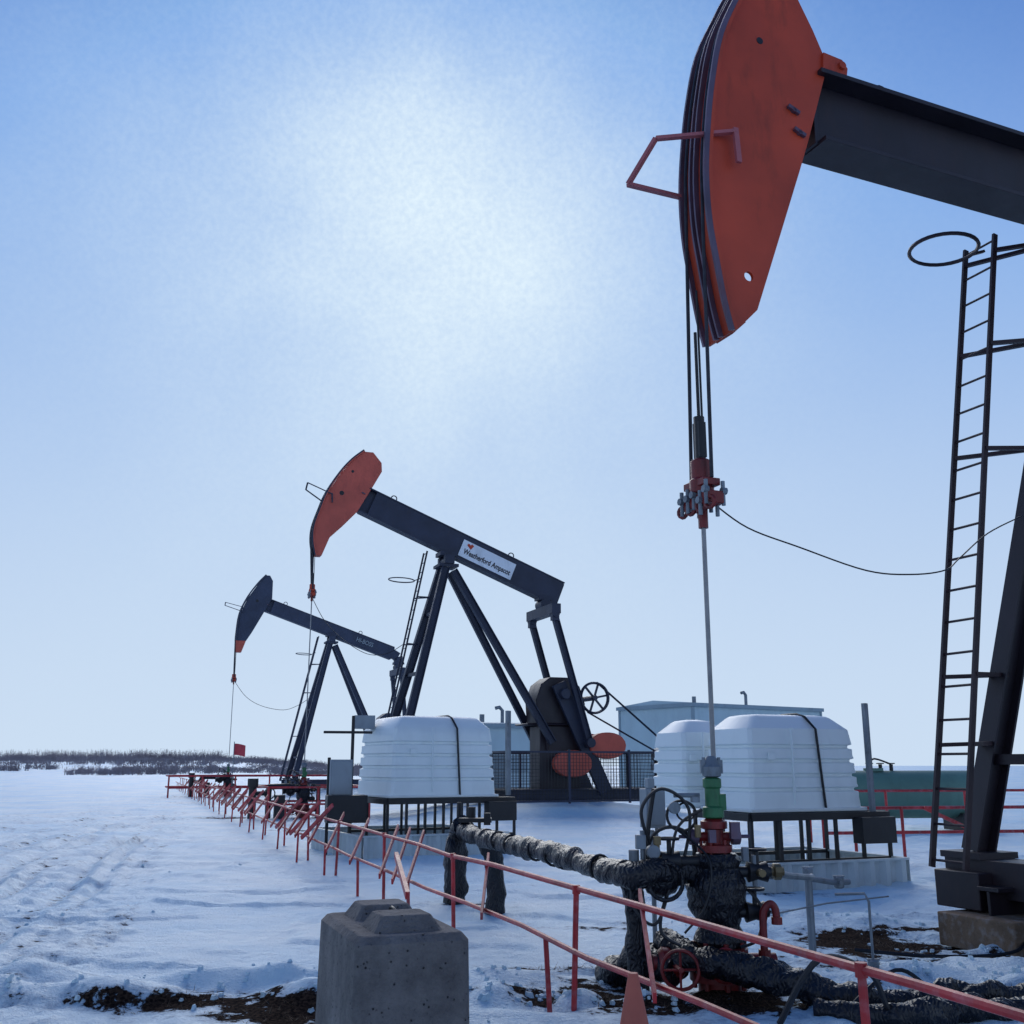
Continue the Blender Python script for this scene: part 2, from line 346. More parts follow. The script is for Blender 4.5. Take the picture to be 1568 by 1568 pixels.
# ------------------------------------------------------------------ pumpjack
def pumpjack(loc,hd,p):
    E=empty('pumpjack',loc,hd); headM=p['headM']; bodyM=p['beamM']; beamM=p['beamM']; close=p.get('close')
    hw=p['hw']; H=p['head']; na=p['narc']
    b=MB(); b.plate(H,-hw,-hw+.03); b.plate(H,hw-.03,hw)
    b.obj('horsehead_plates',headM,E,cuts=p.get('cuts'))
    b=MB(); back=H[na-1:]+[H[0]]
    for i in range(len(back)-1):
        if close and (back[i][1]+back[i+1][1])/2<6.3 and i>0: continue
        b.bar((back[i][0],0,back[i][1]),(back[i+1][0],0,back[i+1][1]),.02,2*hw-.062,up=(0,1,0))
    b.obj('horsehead_web',headM,E)
    b=MB(); arc=H[:na]; tw=hw+.06
    th_=.035
    def strip(mb,pts,off0,off1,l0,l1):
        n=len(pts);vs=[];fs=[]
        for i,q in enumerate(pts):
            a=Vector(pts[max(i-1,0)]);c=Vector(pts[min(i+1,n-1)]);t=(c-a).normalized();nr=Vector((t.y,-t.x))
            if nr.x>0: nr=-nr
            for o in(off0,off1):
                for l in(l0,l1): vs.append((q[0]+nr.x*o,l,q[1]+nr.y*o))
        for i in range(n-1):
            A=i*4;B=A+4
            fs+=[(A,A+1,B+1,B),(A+2,B+2,B+3,A+3),(A,B,B+2,A+2),(A+1,A+3,B+3,B+1)]
        fs+=[(0,2,3,1),(4*n-4,4*n-3,4*n-1,4*n-2)]
        mb.add(vs,fs)
    A=[Vector((q[0],0,q[1])) for q in arc]; S=[]
    for i in range(len(A)-1):
        a=A[max(i-1,0)];b_=A[i];c=A[i+1];d=A[min(i+2,len(A)-1)]
        for k in range(4):
            t=k/4; v=.5*((2*b_)+(c-a)*t+(2*a-5*b_+4*c-d)*t*t+(3*b_-a-3*c+d)*t**3); S.append((v.x,v.z))
    S.append((A[-1].x,A[-1].z))
    strip(b,S,0.002,th_,-tw,tw)
    b.obj('horsehead_track',headM,E)
    b=MB()
    for l0,l1 in((-tw,-tw+.025),(tw-.025,tw),(-.045,-.025),(.025,.045)):
        strip(b,S,th_+.001,th_+.05,l0,l1)
    b.obj('track_guides',M_track if close else bodyM,E)
    b=MB()
    for l in (-.13,.13):
        k0=int(len(S)*.05)
        imin=min(range(len(S)),key=lambda i:S[i][0])
        pts=[(S[i][0]-.06,l,S[i][1]) for i in range(k0,imin+1)]
        pts+= [(S[imin][0]-.06-(S[imin][0]-.06-p['rod_s'])*.15,l,S[imin][1]-.3),(p['rod_s'],l*1.15,p['carrier']+.05)]
        b.tube(pts,p['cable_r'],6)
    b.obj('bridle_cables',M_cable,E)
    b=MB(); q=p['wing']
    b.bar((q[0][0],-tw-.02,q[0][1]),(q[1][0],-.05,q[1][1]),.05,.03)
    b.bar((q[1][0],-.05,q[1][1]),(q[2][0],.15,q[2][1]),.05,.03)
    b.bar((q[2][0],.15,q[2][1]),(q[3][0],tw+.02,q[3][1]),.05,.03)
    b.bar((q[0][0],-tw-.025,q[0][1]+.03),(q[0][0]+.02,-tw-.025,q[0][1]-.3),.03,.05)
    b.obj('wireline_guard',M_pink if close else bodyM,E)
    b=MB()
    for s_,z_,r_ in p['bolts']:
        b.cyl((s_,-hw-.035,z_),(s_,hw+.035,z_),r_,n=8)
        b.bar((s_-.06,-hw-.02,z_+.03),(s_+.06,-hw-.02,z_-.02),.03,.035)
    b.obj('head_bolts',M_track,E)
    if close:
        b=MB(); pl_=[(1.5,8.02),(1.78,8.02),(1.8,8.12),(1.74,8.2),(1.52,8.22)]
        b.plate(pl_,-hw-.03,-hw+.028); b.plate(pl_,hw-.028,hw+.03)
        b.cyl((1.72,-hw-.06,8.12),(1.72,hw+.06,8.12),.04,n=10); b.obj('hinge_lugs',M_red,E,bevel=.005)
    b=MB()
    for s_,z_,r_ in p['holes']:
        b.cyl((s_,-hw-.004,z_),(s_,-hw-.001,z_),r_,n=20)
    b.obj('hole_discs',M_black,E)  # flat black discs paint the dark of the holes onto the plate
    b=MB(); P0,P1=p['beam']; bh,bw=p['bh'],p['bw']
    b.ibeam((P0[0],0,P0[1]),(P1[0],0,P1[1]),bh,bw,tf=.045,tw=.035)
    dv=(Vector((P1[0],0,P1[1]))-Vector((P0[0],0,P0[1]))); Lb=dv.length; dv.normalize(); up=Vector((-dv.z,0,dv.x))
    def bp_(t,o,l=0): return Vector((P0[0],0,P0[1]))+dv*t+up*o+Vector((0,l,0))
    if not close:
        for sg in (-1,1): b.bar(bp_(.3,0,sg*(bw/2-.03)),bp_(Lb-.02,0,sg*(bw/2-.03)),.02,bh-.1,up)
    for t in(Lb*.42,Lb*.5,Lb-.06):
        for sg in(-1,1): b.bar(bp_(t,-bh/2+.05,sg*bw*.25),bp_(t,bh/2-.05,sg*bw*.25),.02,bw*.45,up=dv)
    b.bar(bp_(-.02,-bh/2+.01,0),bp_(-.02,bh/2-.01,0),2*hw-.08,.04,up=dv)
    for t in (Lb*.12,Lb*.72): b.ring(bp_(t,bh/2+.08),.1,.02,(0,1,0),14,6)
    if p.get('goose'):
        for a,c in zip(p['goose'][:-1],p['goose'][1:]): b.bar((a[0],0,a[1]),(c[0],0,c[1]),bw*.9,.5,up=(0.2,0,1))
    b.obj('walking_beam',beamM,E,bevel=.004 if close else 0)
    b=MB(); sx,sz=p['saddle']
    b.box((sx,0,sz+.12),(.6,bw+.2,.14)); b.cyl((sx,-.45,sz-.12),(sx,.45,sz-.12),.15,n=18); b.box((sx,0,sz-.3),(.7,.8,.1))
    for l in(-.38,.38): b.box((sx,l,sz-.1),(.34,.2,.3))
    b.obj('saddle_bearing',bodyM,E)
    b=MB(); fz=p['foot_z']; topz=sz-.36
    fs_,fl=p['foot_s'],p['foot_l']
    for sg in(-1,1):
        b.ibeam((fs_,sg*fl,fz),(sx-.1,sg*.32,topz),p['legw'],p['legw']*.8,.025,.02,up=(1,0,0))
        b.ibeam((p['strut'][0],sg*fl*.6,p['strut'][1]),(sx+.2,sg*.25,topz-.1),p['legw']*.9,p['legw']*.7,.025,.02,up=(1,0,0))
        b.box((fs_,sg*fl,fz-.02),(.5,.5,.06))
    for k in (.15,.5,.78):
        a=Vector((fs_,fl,fz)).lerp(Vector((sx-.1,.32,topz)),k); b.bar((a.x,-a.y,a.z),(a.x,a.y,a.z),.1,.1)
    b.obj('samson_post',bodyM,E)
    b=MB(); (bs,bz),(ts,tz),ll,lw=p['ladder']
    B0=Vector((bs,ll,bz)); T0=Vector((ts,ll,tz)); dd=T0-B0; n=int(dd.length/.34)
    for sg in(-1,1):
        b.bar(B0+Vector((0,sg*lw/2,0)),T0+Vector((0,sg*lw/2,0)),.03,.06)
    for i in range(n+1):
        q=B0+dd*(i+.2)/(n+.4); b.cyl(q+Vector((0,-lw/2,0)),q+Vector((0,lw/2,0)),.013,n=6)
    for k in p['brk']:
        q=B0+dd*k; fq=Vector((fs_,fl,fz)).lerp(Vector((sx-.1,.32,topz)),(q.z-fz)/(topz-fz))
        for sg in(-1,1): b.bar(q+Vector((0,sg*lw/2,0)),fq+Vector((0,0,.02)),.05,.04)
    hc=p['hoop']; b.ring((hc[0],T0.y,hc[1]),hc[2],.022,(0.05,0,1),30,6)
    b.bar((hc[0]+hc[2],T0.y,hc[1]),(hc[0]+hc[2]+.25,T0.y,hc[1]+.1),.04,.03)
    b.obj('ladder',M_ladder if close else bodyM,E)
    ex,ez=p['eq']; b=MB(); W=p['pw']
    b.cyl((ex,-.3,ez),(ex,.3,ez),.2,n=16); b.box((ex,0,ez+.22),(.5,.45,.14))
    b.box((ex,0,ez-.28),(.34,2*W+.3,.34))
    for sg in(-1,1):
        b.cyl((ex,sg*W-.14,ez-.45),(ex,sg*W+.14,ez-.45),.14,n=12); b.box((ex,sg*W,ez-.4),(.26,.2,.6))
    b.obj('equalizer',bodyM,E)
    wx,wz=p['pin']; b=MB()
    for sg in(-1,1):
        b.ibeam((ex,sg*W,ez-.55),(wx,sg*W,wz),.22,.18,.025,.02,up=(1,0,0)); b.cyl((wx,sg*(W+.16),wz),(wx,sg*(W-.35),wz),.16,n=14)
    b.obj('pitman_arms',bodyM,E)
    gx,gz=p['shaft']; cx,cz=p['crank_end']; b=MB()
    dcr=(Vector((cx,0,cz))-Vector((gx,0,gz))).normalized()
    for sg in(-1,1):
        a0=Vector((gx,sg*(W-.3),gz)); b.bar(a0-dcr*.4,Vector((cx,sg*(W-.3),cz)),.16,.5,up=Vector((dcr.z,0,-dcr.x)))
    b.cyl((gx,-W,gz),(gx,W,gz),.18,n=16)
    b.obj('cranks',bodyM,E,bevel=.02)
    b=MB(); pr=Vector((dcr.z,0,-dcr.x))
    wc=Vector((gx,0,gz))+dcr*(p['wt'])
    for sg in(-1,1):
        for s2 in(-1,1):
            c=wc+pr*s2*.72; n=22; poly=[]
            for i in range(n):
                a=2*math.pi*i/n; r_=.62*(1+.12*math.cos(2*a)); poly.append((c.x+r_*math.cos(a)*1.0,c.z+r_*math.sin(a)*.82))
            y=sg*(W-.3)+s2*.003; b.plate(poly,y-.17,y+.17)
    b.obj('counterweights',p['wM'],E,bevel=.03)
    b=MB()
    prof=[(gx-.85,gz-1.0),(gx+.85,gz-1.0),(gx+.95,gz-.3),(gx+.75,gz+.3),(gx+.35,gz+.6),(gx-.35,gz+.6),(gx-.7,gz+.35),(gx-.9,gz-.2)]
    b.plate(prof,-.55,.55)
    b.box((gx,0,(gz-1.06+p['pad'])/2+.0),(1.5,1.0,gz-1.06-p['pad']))
    b.box((gx-.1,0,gz-1.02),(2.3,1.3,.07)); b.box((gx-.5,0,gz-1.5),(.08,1.2,.9))
    b.obj('gear_reducer',p.get('gbM',bodyM),E,bevel=.05)
    b=MB(); vx,vz=p['sheave']; yb=-.75
    b.ring((vx,yb,vz),.52,.045,(0,1,0),32,8); b.ring((vx,yb-.1,vz),.52,.03,(0,1,0),32,6); b.cyl((vx,yb-.12,vz),(vx,.3,vz),.09,n=14)
    for i in range(6):
        a=math.pi*i/3+.2; b.bar((vx,yb,vz),(vx+.5*math.cos(a),yb,vz+.5*math.sin(a)),.07,.05,up=(0,1,0))
    mx_,mz=p['motor']
    for o in(-.06,0,.06):
        b.tube([(vx+.1,yb+o,vz+.55),(mx_+.05,yb+o,mz+.16)],.016,5); b.tube([(vx-.25,yb+o,vz-.5),(mx_-.1,yb+o,mz-.15)],.016,5)
    b.cyl((mx_,yb-.1,mz),(mx_,yb+.1,mz),.16,n=16)
    b.obj('sheave_and_belts',bodyM,E)
    b=MB(); b.cyl((mx_,-.5,mz),(mx_,.35,mz),.28,n=20); b.box((mx_,-.1,mz-.4),(.6,.9,.25)); b.box((mx_,-.1,(mz-.5+p['pad'])/2),(.4,.7,mz-.55-p['pad']))
    b.obj('electric_motor',M_gray,E)
    b=MB(); z0=p['pad']
    for l in(-.75,.75): b.ibeam((fs_-.4,l,z0+.25),(mx_+.7,l,z0+.25),.4,.25)
    for s_ in(fs_+.1,fs_+2,gx-.8,gx+.8,mx_): b.box((s_,0,z0+.22),(.2,1.2,.3))
    b.box((fs_,0,fz-.22),(.4,2*fl+.5,.34))
    b.obj('skid_base',bodyM,E,bevel=.006)
    b=MB(); c=p['carrier']; rs=p['rod_s']; k=p.get('ck',1)
    b.lathe((rs,0,c),[(.08*k,-.06),(.10*k,-.05),(.10*k,.05),(.085*k,.07),(.085*k,.22),(.05*k,.24)],14)
    b.box((rs,0,c-.12),(.15*k,.40*k,.10)); b.box((rs,0,c+.02),(.16*k,.3*k,.06))
    b.obj('carrier_bar',M_valve if close else M_red,E,bevel=.006)
    b=MB(); rc=random.Random(2)
    for l in(-.18,-.09,.0,.09,.18):
        for s_ in(-.08,.08):
            dz=rc.uniform(-.04,.04); b.cyl((rs+s_*k,l*k,c-.22+dz),(rs+s_*k,l*k,c-.02+dz),.017*k,n=8); b.cyl((rs+s_*k*.8,l*k,c-.1+dz),(rs+s_*k*1.35,l*k,c-.1+dz),.03*k,n=8)
    b.obj('rod_clamp_bolts',M_galv,E)
    b=MB()
    for l in (-.2,-.07,.08,.2): b.ring((rs-.06,l*k,c-.17),.045,.018,(1,.3,0),12,6)
    b.cyl((rs,0,c-.34),(rs,0,c-.16),.04,n=10)
    b.obj('clamp_rings',M_valve,E)
    b=MB(); b.box((rs,0,c+.4),(.07,.09,.3)); b.cyl((rs,0,c+.22),(rs,0,c+.6),.045,n=10)
    b.cyl((rs,0,c+.6),(rs,0,c+1.35*k),.014,n=8); b.cyl((rs+.045,.02,c+.2),(rs+.045,.02,c+1.75),.010,n=6)
    b.obj('load_cell_housing',M_black,E)
    b=MB(); b.cyl((rs,0,1.6),(rs,0,c),.019,n=10)
    b.obj('polished_rod',M_rod,E)
    b=MB(); b.tube(p['wire'],.007*p.get('wk',1),5,sub=6)
    b.obj('load_cell_cable',M_black,E)
    return E

H1=[(.98,9.08),(.78,8.82),(.63,8.53),(.41,8.05),(.29,7.54),(.22,7.07),(.18,6.61),(.19,6.18),(.24,5.82),(.30,5.45),(.36,5.2)]
H1+= [(.50,5.33),(.61,5.44),(.9,6.2),(1.17,6.91),(1.29,7.24),(1.53,7.96),(1.57,8.15),(1.44,8.45),(1.29,8.74),(1.16,9.1)]
E1=pumpjack((1.48,8.3,0),R(23),dict(close=True,head=H1,narc=11,hw=.15,headM=M_red,beamM=M_navy,cuts=[(.54,5.74,.045,-.4,-.05),(.78,5.86,.13,.05,.4)],
  beam=((1.45,7.64),(8.9,7.55)),bh=.76,bw=.42,saddle=(5.2,7.1),rod_s=.07,carrier=3.85,cable_r=.016,
  wing=[(.42,7.06),(-.28,6.92),(-.45,6.55),(.3,6.6)],bolts=[(1.13,7.5,.022),(1.18,7.28,.022)],
  holes=[(.81,8.15,.035)],foot_s=3.9,foot_l=1.2,foot_z=.82,legw=.25,strut=(8.0,1.6),
  ladder=((3.3,.7),(4.62,7.45),1.0,.42),brk=(.17,.27,.62,.8,.97),hoop=(4.05,7.25,.36),
  eq=(8.6,6.9),pw=1.0,pin=(8.9,3.4),shaft=(8.2,3.0),crank_end=(10.6,3.9),wt=1.6,wM=M_red,pad=.1,sheave=(9.3,2.9),motor=(11,1.5),
  wire=[(.1,-.1,3.7),(.5,0,3.55),(1.0,0,3.43),(1.7,0,3.28),(2.2,0,3.28),(2.65,.05,3.36),(3.1,.3,3.55),(3.6,.4,3.85),(4.2,.5,4.1)]))
H2=[(1.3,12.25),(.9,11.9),(.5,11.4),(.1,10.7),(-.12,10.1),(-.3,9.5),(-.32,9.0),(-.22,8.5)]
H2+=[(-.05,8.5),(.2,9.15),(.65,9.6),(1.1,10.1),(1.6,11.0),(1.92,11.6),(1.9,11.9),(1.6,12.25)]
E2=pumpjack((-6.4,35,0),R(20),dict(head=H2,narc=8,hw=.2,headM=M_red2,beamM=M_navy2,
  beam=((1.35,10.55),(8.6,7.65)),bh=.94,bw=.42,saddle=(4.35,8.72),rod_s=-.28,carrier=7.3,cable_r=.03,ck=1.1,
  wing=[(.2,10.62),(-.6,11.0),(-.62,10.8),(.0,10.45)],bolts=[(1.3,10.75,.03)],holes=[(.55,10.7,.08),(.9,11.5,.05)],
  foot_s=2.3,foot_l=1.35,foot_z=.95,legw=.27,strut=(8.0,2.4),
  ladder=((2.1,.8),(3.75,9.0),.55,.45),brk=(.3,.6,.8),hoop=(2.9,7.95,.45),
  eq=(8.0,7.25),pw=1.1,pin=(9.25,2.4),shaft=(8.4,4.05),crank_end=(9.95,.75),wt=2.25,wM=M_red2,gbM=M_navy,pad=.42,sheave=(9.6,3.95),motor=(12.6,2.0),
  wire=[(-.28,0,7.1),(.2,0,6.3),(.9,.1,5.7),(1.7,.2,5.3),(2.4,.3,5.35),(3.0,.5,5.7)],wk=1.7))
H3=[(1.06,12.3),(.61,11.78),(.1,10.99),(-.28,10.04),(-.39,8.91),(-.40,8.5)]
H3b=H3+[(.1,8.5),(.4,9.0),(1.03,10.21),(1.43,10.99),(1.42,12.0),(1.25,12.3)]
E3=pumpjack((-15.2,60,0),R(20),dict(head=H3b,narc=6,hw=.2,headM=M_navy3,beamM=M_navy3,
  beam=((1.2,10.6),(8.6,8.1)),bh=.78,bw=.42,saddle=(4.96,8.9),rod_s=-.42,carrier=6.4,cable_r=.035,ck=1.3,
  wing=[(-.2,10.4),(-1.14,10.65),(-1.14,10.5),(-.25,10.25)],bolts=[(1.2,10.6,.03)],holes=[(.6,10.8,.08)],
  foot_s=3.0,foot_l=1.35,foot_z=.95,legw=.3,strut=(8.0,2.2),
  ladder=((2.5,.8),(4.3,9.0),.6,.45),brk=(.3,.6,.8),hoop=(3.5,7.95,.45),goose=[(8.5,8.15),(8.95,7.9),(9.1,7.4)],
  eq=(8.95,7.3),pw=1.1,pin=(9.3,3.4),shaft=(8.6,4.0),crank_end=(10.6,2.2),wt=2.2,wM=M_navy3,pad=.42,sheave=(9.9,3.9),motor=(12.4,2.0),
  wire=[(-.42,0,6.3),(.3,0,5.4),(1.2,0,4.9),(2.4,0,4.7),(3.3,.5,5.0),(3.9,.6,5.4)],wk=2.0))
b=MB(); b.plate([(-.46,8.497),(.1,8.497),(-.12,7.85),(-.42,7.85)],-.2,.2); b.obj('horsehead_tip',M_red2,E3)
def text_on(parent,name,body,size,s_,z_,l,rot,mat,ext=.004,sx=.82):
    cu=bpy.data.curves.new(name,'FONT'); cu.body=body; cu.size=size; cu.extrude=ext; cu.offset=.006; cu.align_x='CENTER'; cu.align_y='CENTER'
    o=bpy.data.objects.new(name,cu); scene.collection.objects.link(o); cu.materials.append(mat)
    o.parent=parent; o.matrix_local=Matrix.Translation((s_,l,z_))@Matrix.Rotation(-rot,4,'Y')@Matrix.Rotation(R(90),4,'X')@Matrix.Scale(sx,4,(1,0,0))
    return o
ang=math.atan2(7.65-10.55,8.6-1.35)
b=MB(); dv=Vector((math.cos(ang),0,math.sin(ang))); upv=Vector((-dv.z,0,dv.x))
c=Vector((5.8,-.222,8.72)); b.bar(c-dv*1.05,c+dv*1.05,.015,.62,up=(0,0,1)); b.obj('nameplate',M_sign,E2)
tc_=c-upv*.09+dv*.02; text_on(E2,'nameplate_lettering','Weatherford Ampscot',.27,tc_.x,tc_.z,-.235,ang,M_navy,sx=.74)
b=MB(); mc=c-dv*.74+upv*.17+Vector((0,-.012,0)); b.plate([(mc.x-.13,mc.z+.05),(mc.x-.06,mc.z+.1),(mc.x,mc.z+.04),(mc.x+.06,mc.z+.08),(mc.x+.13,mc.z+.01),(mc.x,mc.z-.12)],mc.y-.004,mc.y); b.obj('nameplate_emblem',M_red,E2)
ang3=math.atan2(8.1-10.6,8.6-1.2)
text_on(E3,'beam_lettering','HI-BOSS',.36,6.9,8.67,-.235,ang3,M_gray)
b=MB()
for l in(1.15,-1.15):
    b.box((3.9,l,.49),(.75,.55,.34))
b.obj('foot_pedestal',M_navy,E1,bevel=.01)
T=empty('timber_cribbing',(1.48,8.3,0),R(23)); b=MB()
b.box((4.3,.75,.15),(2.0,.9,.30)); b.box((4.3,-.75,.15),(2.0,.9,.30)); b.box((6,0,.15),(1.0,2.6,.28)); b.obj('timber',M_timber,T,bevel=.012)

# ------------------------------------------------------------------ wellhead
def rough_tube(mb,pts,r,amp=.14,n=24,sub=10,fr=6,cinch=.3):
    def rf(i,k,P,a):
        g=math.sin(P.length*11+2*noise.noise(P*1.3)); g=max(0,g)**6
        q=P+Vector((math.cos(a),math.sin(a),.3))*r
        w=1+amp*.8*noise.noise(q*fr)+amp*.5*noise.noise(q*fr*3.1)
        return r*w*(1-cinch*g)
    mb.tube(pts,r,n,sub=sub,rf=rf)
def wellhead(loc,rz):
    E=empty('wellhead',loc,rz)
    b=MB(); b.lathe((0,0,0),[(.16,-.1),(.16,.14),(.22,.15),(.22,.22),(.15,.23),(.14,.3),(.21,.31),(.21,.37),(.17,.38)],24)
    for i in range(8):
        a=i*math.pi/4; b.cyl((.19*math.cos(a),.19*math.sin(a),.1),(.19*math.cos(a),.19*math.sin(a),.42),.018,n=6)
    b.cyl((-.5,0,.27),(.42,0,.27),.06,n=12); b.lathe((-.36,0,.27),[(.08,-.1),(.11,-.07),(.11,.07),(.08,.1)],14,'x')
    b.ring((-.36,-.28,.27),.13,.013,(.3,1,0),20,6); b.cyl((-.36,-.3,.27),(-.36,0,.27),.02,n=6)
    b.cyl((-.24,-.28,.27),(-.48,-.28,.27),.009,n=5); b.cyl((-.36,-.28,.14),(-.36,-.28,.40),.009,n=5)
    b.cyl((-.05,-.3,.3),(-.05,0,.3),.03,n=8); b.ring((-.05,-.32,.3),.11,.012,(-.2,1,0),20,6); b.cyl((-.15,-.32,.3),(.05,-.32,.3),.008,n=5)
    b.obj('casing_head',M_valve,E)
    prof=[(.17,.38),(.19,.42),(.15,.52),(.175,.58),(.21,.68),(.215,.8),(.19,.88),(.16,.93),(.18,.98),(.15,1.03)]
    mb=MB(); n=40; vs=[];
    P=[]
    for i in range(len(prof)-1):
        for k in range(6):
            t=k/6; P.append((prof[i][0]*(1-t)+prof[i+1][0]*t,prof[i][1]*(1-t)+prof[i+1][1]*t))
    P.append(prof[-1]); m=len(P)
    for r_,h in P:
        for k in range(n):
            a=2*math.pi*k/n; q=r_*(1+.14*noise.noise(Vector((math.cos(a)*1.5,math.sin(a)*1.5,h*9)))+.10*noise.noise(Vector((math.cos(a)*4,math.sin(a)*4,h*24+3*math.cos(a)))))
            vs.append((q*math.cos(a),q*math.sin(a),h))
    mb.add(vs,[(i*n+k,i*n+(k+1)%n,(i+1)*n+(k+1)%n,(i+1)*n+k) for i in range(m-1) for k in range(n)]+[tuple(range((m-1)*n,m*n))])
    mb.obj('wrapped_tubing_head',M_wrap,E)
    b=MB(); b.lathe((0,0,0),[(.09,1.03),(.13,1.04),(.13,1.09),(.07,1.10),(.07,1.2),(.10,1.21),(.10,1.26),(.06,1.28)],20)
    for i in range(6):
        a=i*math.pi/3; b.cyl((.105*math.cos(a),.105*math.sin(a),1.01),(.105*math.cos(a),.105*math.sin(a),1.13),.013,n=6)
    b.cyl((-.19,0,1.15),(.19,0,1.15),.035,n=10)
    b.obj('rod_bop',M_valve,E)
    b=MB()
    for sg in(-1,1): b.lathe((sg*.16,0,1.15),[(.035,-.04),(.06,-.03),(.06,.03),(.035,.04)],12,'x'); b.cyl((sg*.19,0,1.15),(sg*.27,0,1.15),.014,n=6)
    b.box((.13,-.1,1.2),(.07,.05,.12)); b.box((-.05,-.12,1.16),(.05,.05,.09))
    b.obj('bop_rams',M_track,E)
    b=MB(); b.lathe((0,0,0),[(.06,1.28),(.08,1.29),(.08,1.36),(.058,1.37),(.058,1.5),(.07,1.51),(.07,1.57),(.05,1.58)],18)
    b.box((.07,0,1.4),(.05,.07,.12)); b.obj('stuffing_box',M_green,E,bevel=.003)
    b=MB(); b.lathe((0,0,0),[(.04,1.58),(.07,1.59),(.075,1.66),(.055,1.68),(.045,1.72),(.03,1.74)],18)
    for sg in(-1,1): b.box((sg*.065,0,1.66),(.04,.03,.1)); b.cyl((sg*.06,0,1.6),(sg*.06,0,1.73),.012,n=6)
    b.obj('stuffing_box_cap',M_galv,E)
    b=MB()
    for (x,z,l,sg) in((.0,.9,.30,1),(.0,.98,.36,-1),(.0,.62,.27,1)):
        b.cyl((0,-.05,z),(sg*(l+.1),-.05,z),.04,n=12); b.lathe((sg*l,-.05,z),[(.045,-.08),(.075,-.07),(.055,0),(.075,.07),(.045,.08)],14,'x')
        b.cyl((sg*l,-.05,z),(sg*l,-.05,z+.15),.018,n=8); b.ring((sg*l,-.05,z+.16),.07,.011,(0,0,1),18,6); b.bar((sg*l-.07,-.05,z+.16),(sg*l+.07,-.05,z+.16),.014,.01)
    b.obj('side_valves',M_black,E)
    b=MB()
    b.cyl((.36,-.05,.9),(.5,-.05,.9),.035,n=8); b.lathe((.45,-.05,.9),[(.04,-.03),(.06,-.025),(.06,.025),(.04,.03)],10,'x'); b.cyl((.3,-.1,.9),(.3,-.18,.9),.03,n=8)
    b.cyl((-.15,-.1,1.15),(-.15,-.1,1.24),.025,n=8)
    b.cyl((-.46,-.1,1.0),(-.46,-.1,1.12),.02,n=8); b.box((-.46,-.1,1.13),(.05,.05,.06))
    b.obj('brass_fittings',M_brass,E,bevel=.003)
    b=MB()
    b.cyl((-.56,-.05,.98),(-.56,-.05,1.2),.018,n=6); b.box((-.58,-.08,1.12),(.07,.06,.10)); b.cyl((-.49,-.12,1.05),(-.49,-.05,1.05),.05,n=16)
    b.cyl((-.62,-.02,.9),(-.62,-.02,1.06),.04,n=10); b.cyl((.28,-.05,.8),(.28,-.05,1.02),.02,n=8)
    b.cyl((-.3,0,1.45),(-.1,0,1.45),.018,n=6); b.box((-.14,-.02,1.42),(.06,.06,.04)); b.cyl((-.3,-.03,1.36),(-.3,0,1.36),.045,n=14)
    b.cyl((.2,-.1,.98),(.2,-.1,1.08),.03,n=8)
    b.obj('gauges',M_galv,E,bevel=.003)
    b=MB()
    b.ring((-.32,.05,1.05),.17,.014,(.2,1,.1),24,6); b.ring((-.24,.02,1.30),.11,.011,(.3,1,0),24,6); b.ring((-.2,.04,1.33),.07,.008,(.1,1,.3),20,5)
    b.tube([(-.5,-.02,1.1),(-.56,-.05,1.35),(-.4,-.05,1.5),(-.2,-.05,1.35),(-.25,-.05,1.0),(-.4,-.1,.75),(-.45,-.1,.5),(-.3,-.15,.4)],.013,6,sub=8)
    b.tube([(-.6,-.02,1.0),(-.66,-.1,.7),(-.5,-.12,.55),(-.38,-.1,.8),(-.3,-.05,1.2),(-.1,-.05,1.35)],.011,6,sub=8)
    b.tube([(-.45,0,1.5),(-.5,.02,1.2),(-.52,0,.9)],.018,6,sub=6)
    b.tube([(.2,-.05,.8),(.3,-.12,.65),(.25,-.15,.45),(.1,-.2,.4)],.012,6,sub=8)
    b.tube([(-.28,0,1.2),(-.1,-.2,1.0),(-.15,-.25,.7),(-.3,-.2,.5)],.009,5,sub=8)
    b.obj('hoses',M_black,E)
    b=MB(); b.lathe((-.42,0,.87),[(.08,-.12),(.12,-.1),(.15,0),(.12,.1),(.09,.12)],18,'x'); b.ring((-.42,-.16,.85),.13,.016,(0,1,0),22,6)
    rough_tube(b,[(-.66,0,.87),(-.4,0,.88),(-.2,0,.9),(0,0,.9)],.09,amp=.5,cinch=.2)
    b.obj('wrapped_valve',M_wrap,E)
    return E
wellhead((1.52,8.3,-.02),R(5))
wellhead((-6.66,34.9,0),R(20)); wellhead((-15.6,59.85,0),R(20))
b=MB(); b.box((0,0,1.32),(.17,.12,.30)); b.box((0,-.065,1.32),(.14,.012,.26)); b.cyl((0,.02,0),(0,.02,1.15),.02,n=8); b.box((-.02,0,1.51),(.06,.06,.08)); b.cyl((.03,0,1.1),(.03,0,1.2),.015,n=6)
b.obj('junction_box',M_gray,empty('junction_box_stand',(1.12,8.75,0),R(20)),bevel=.006)

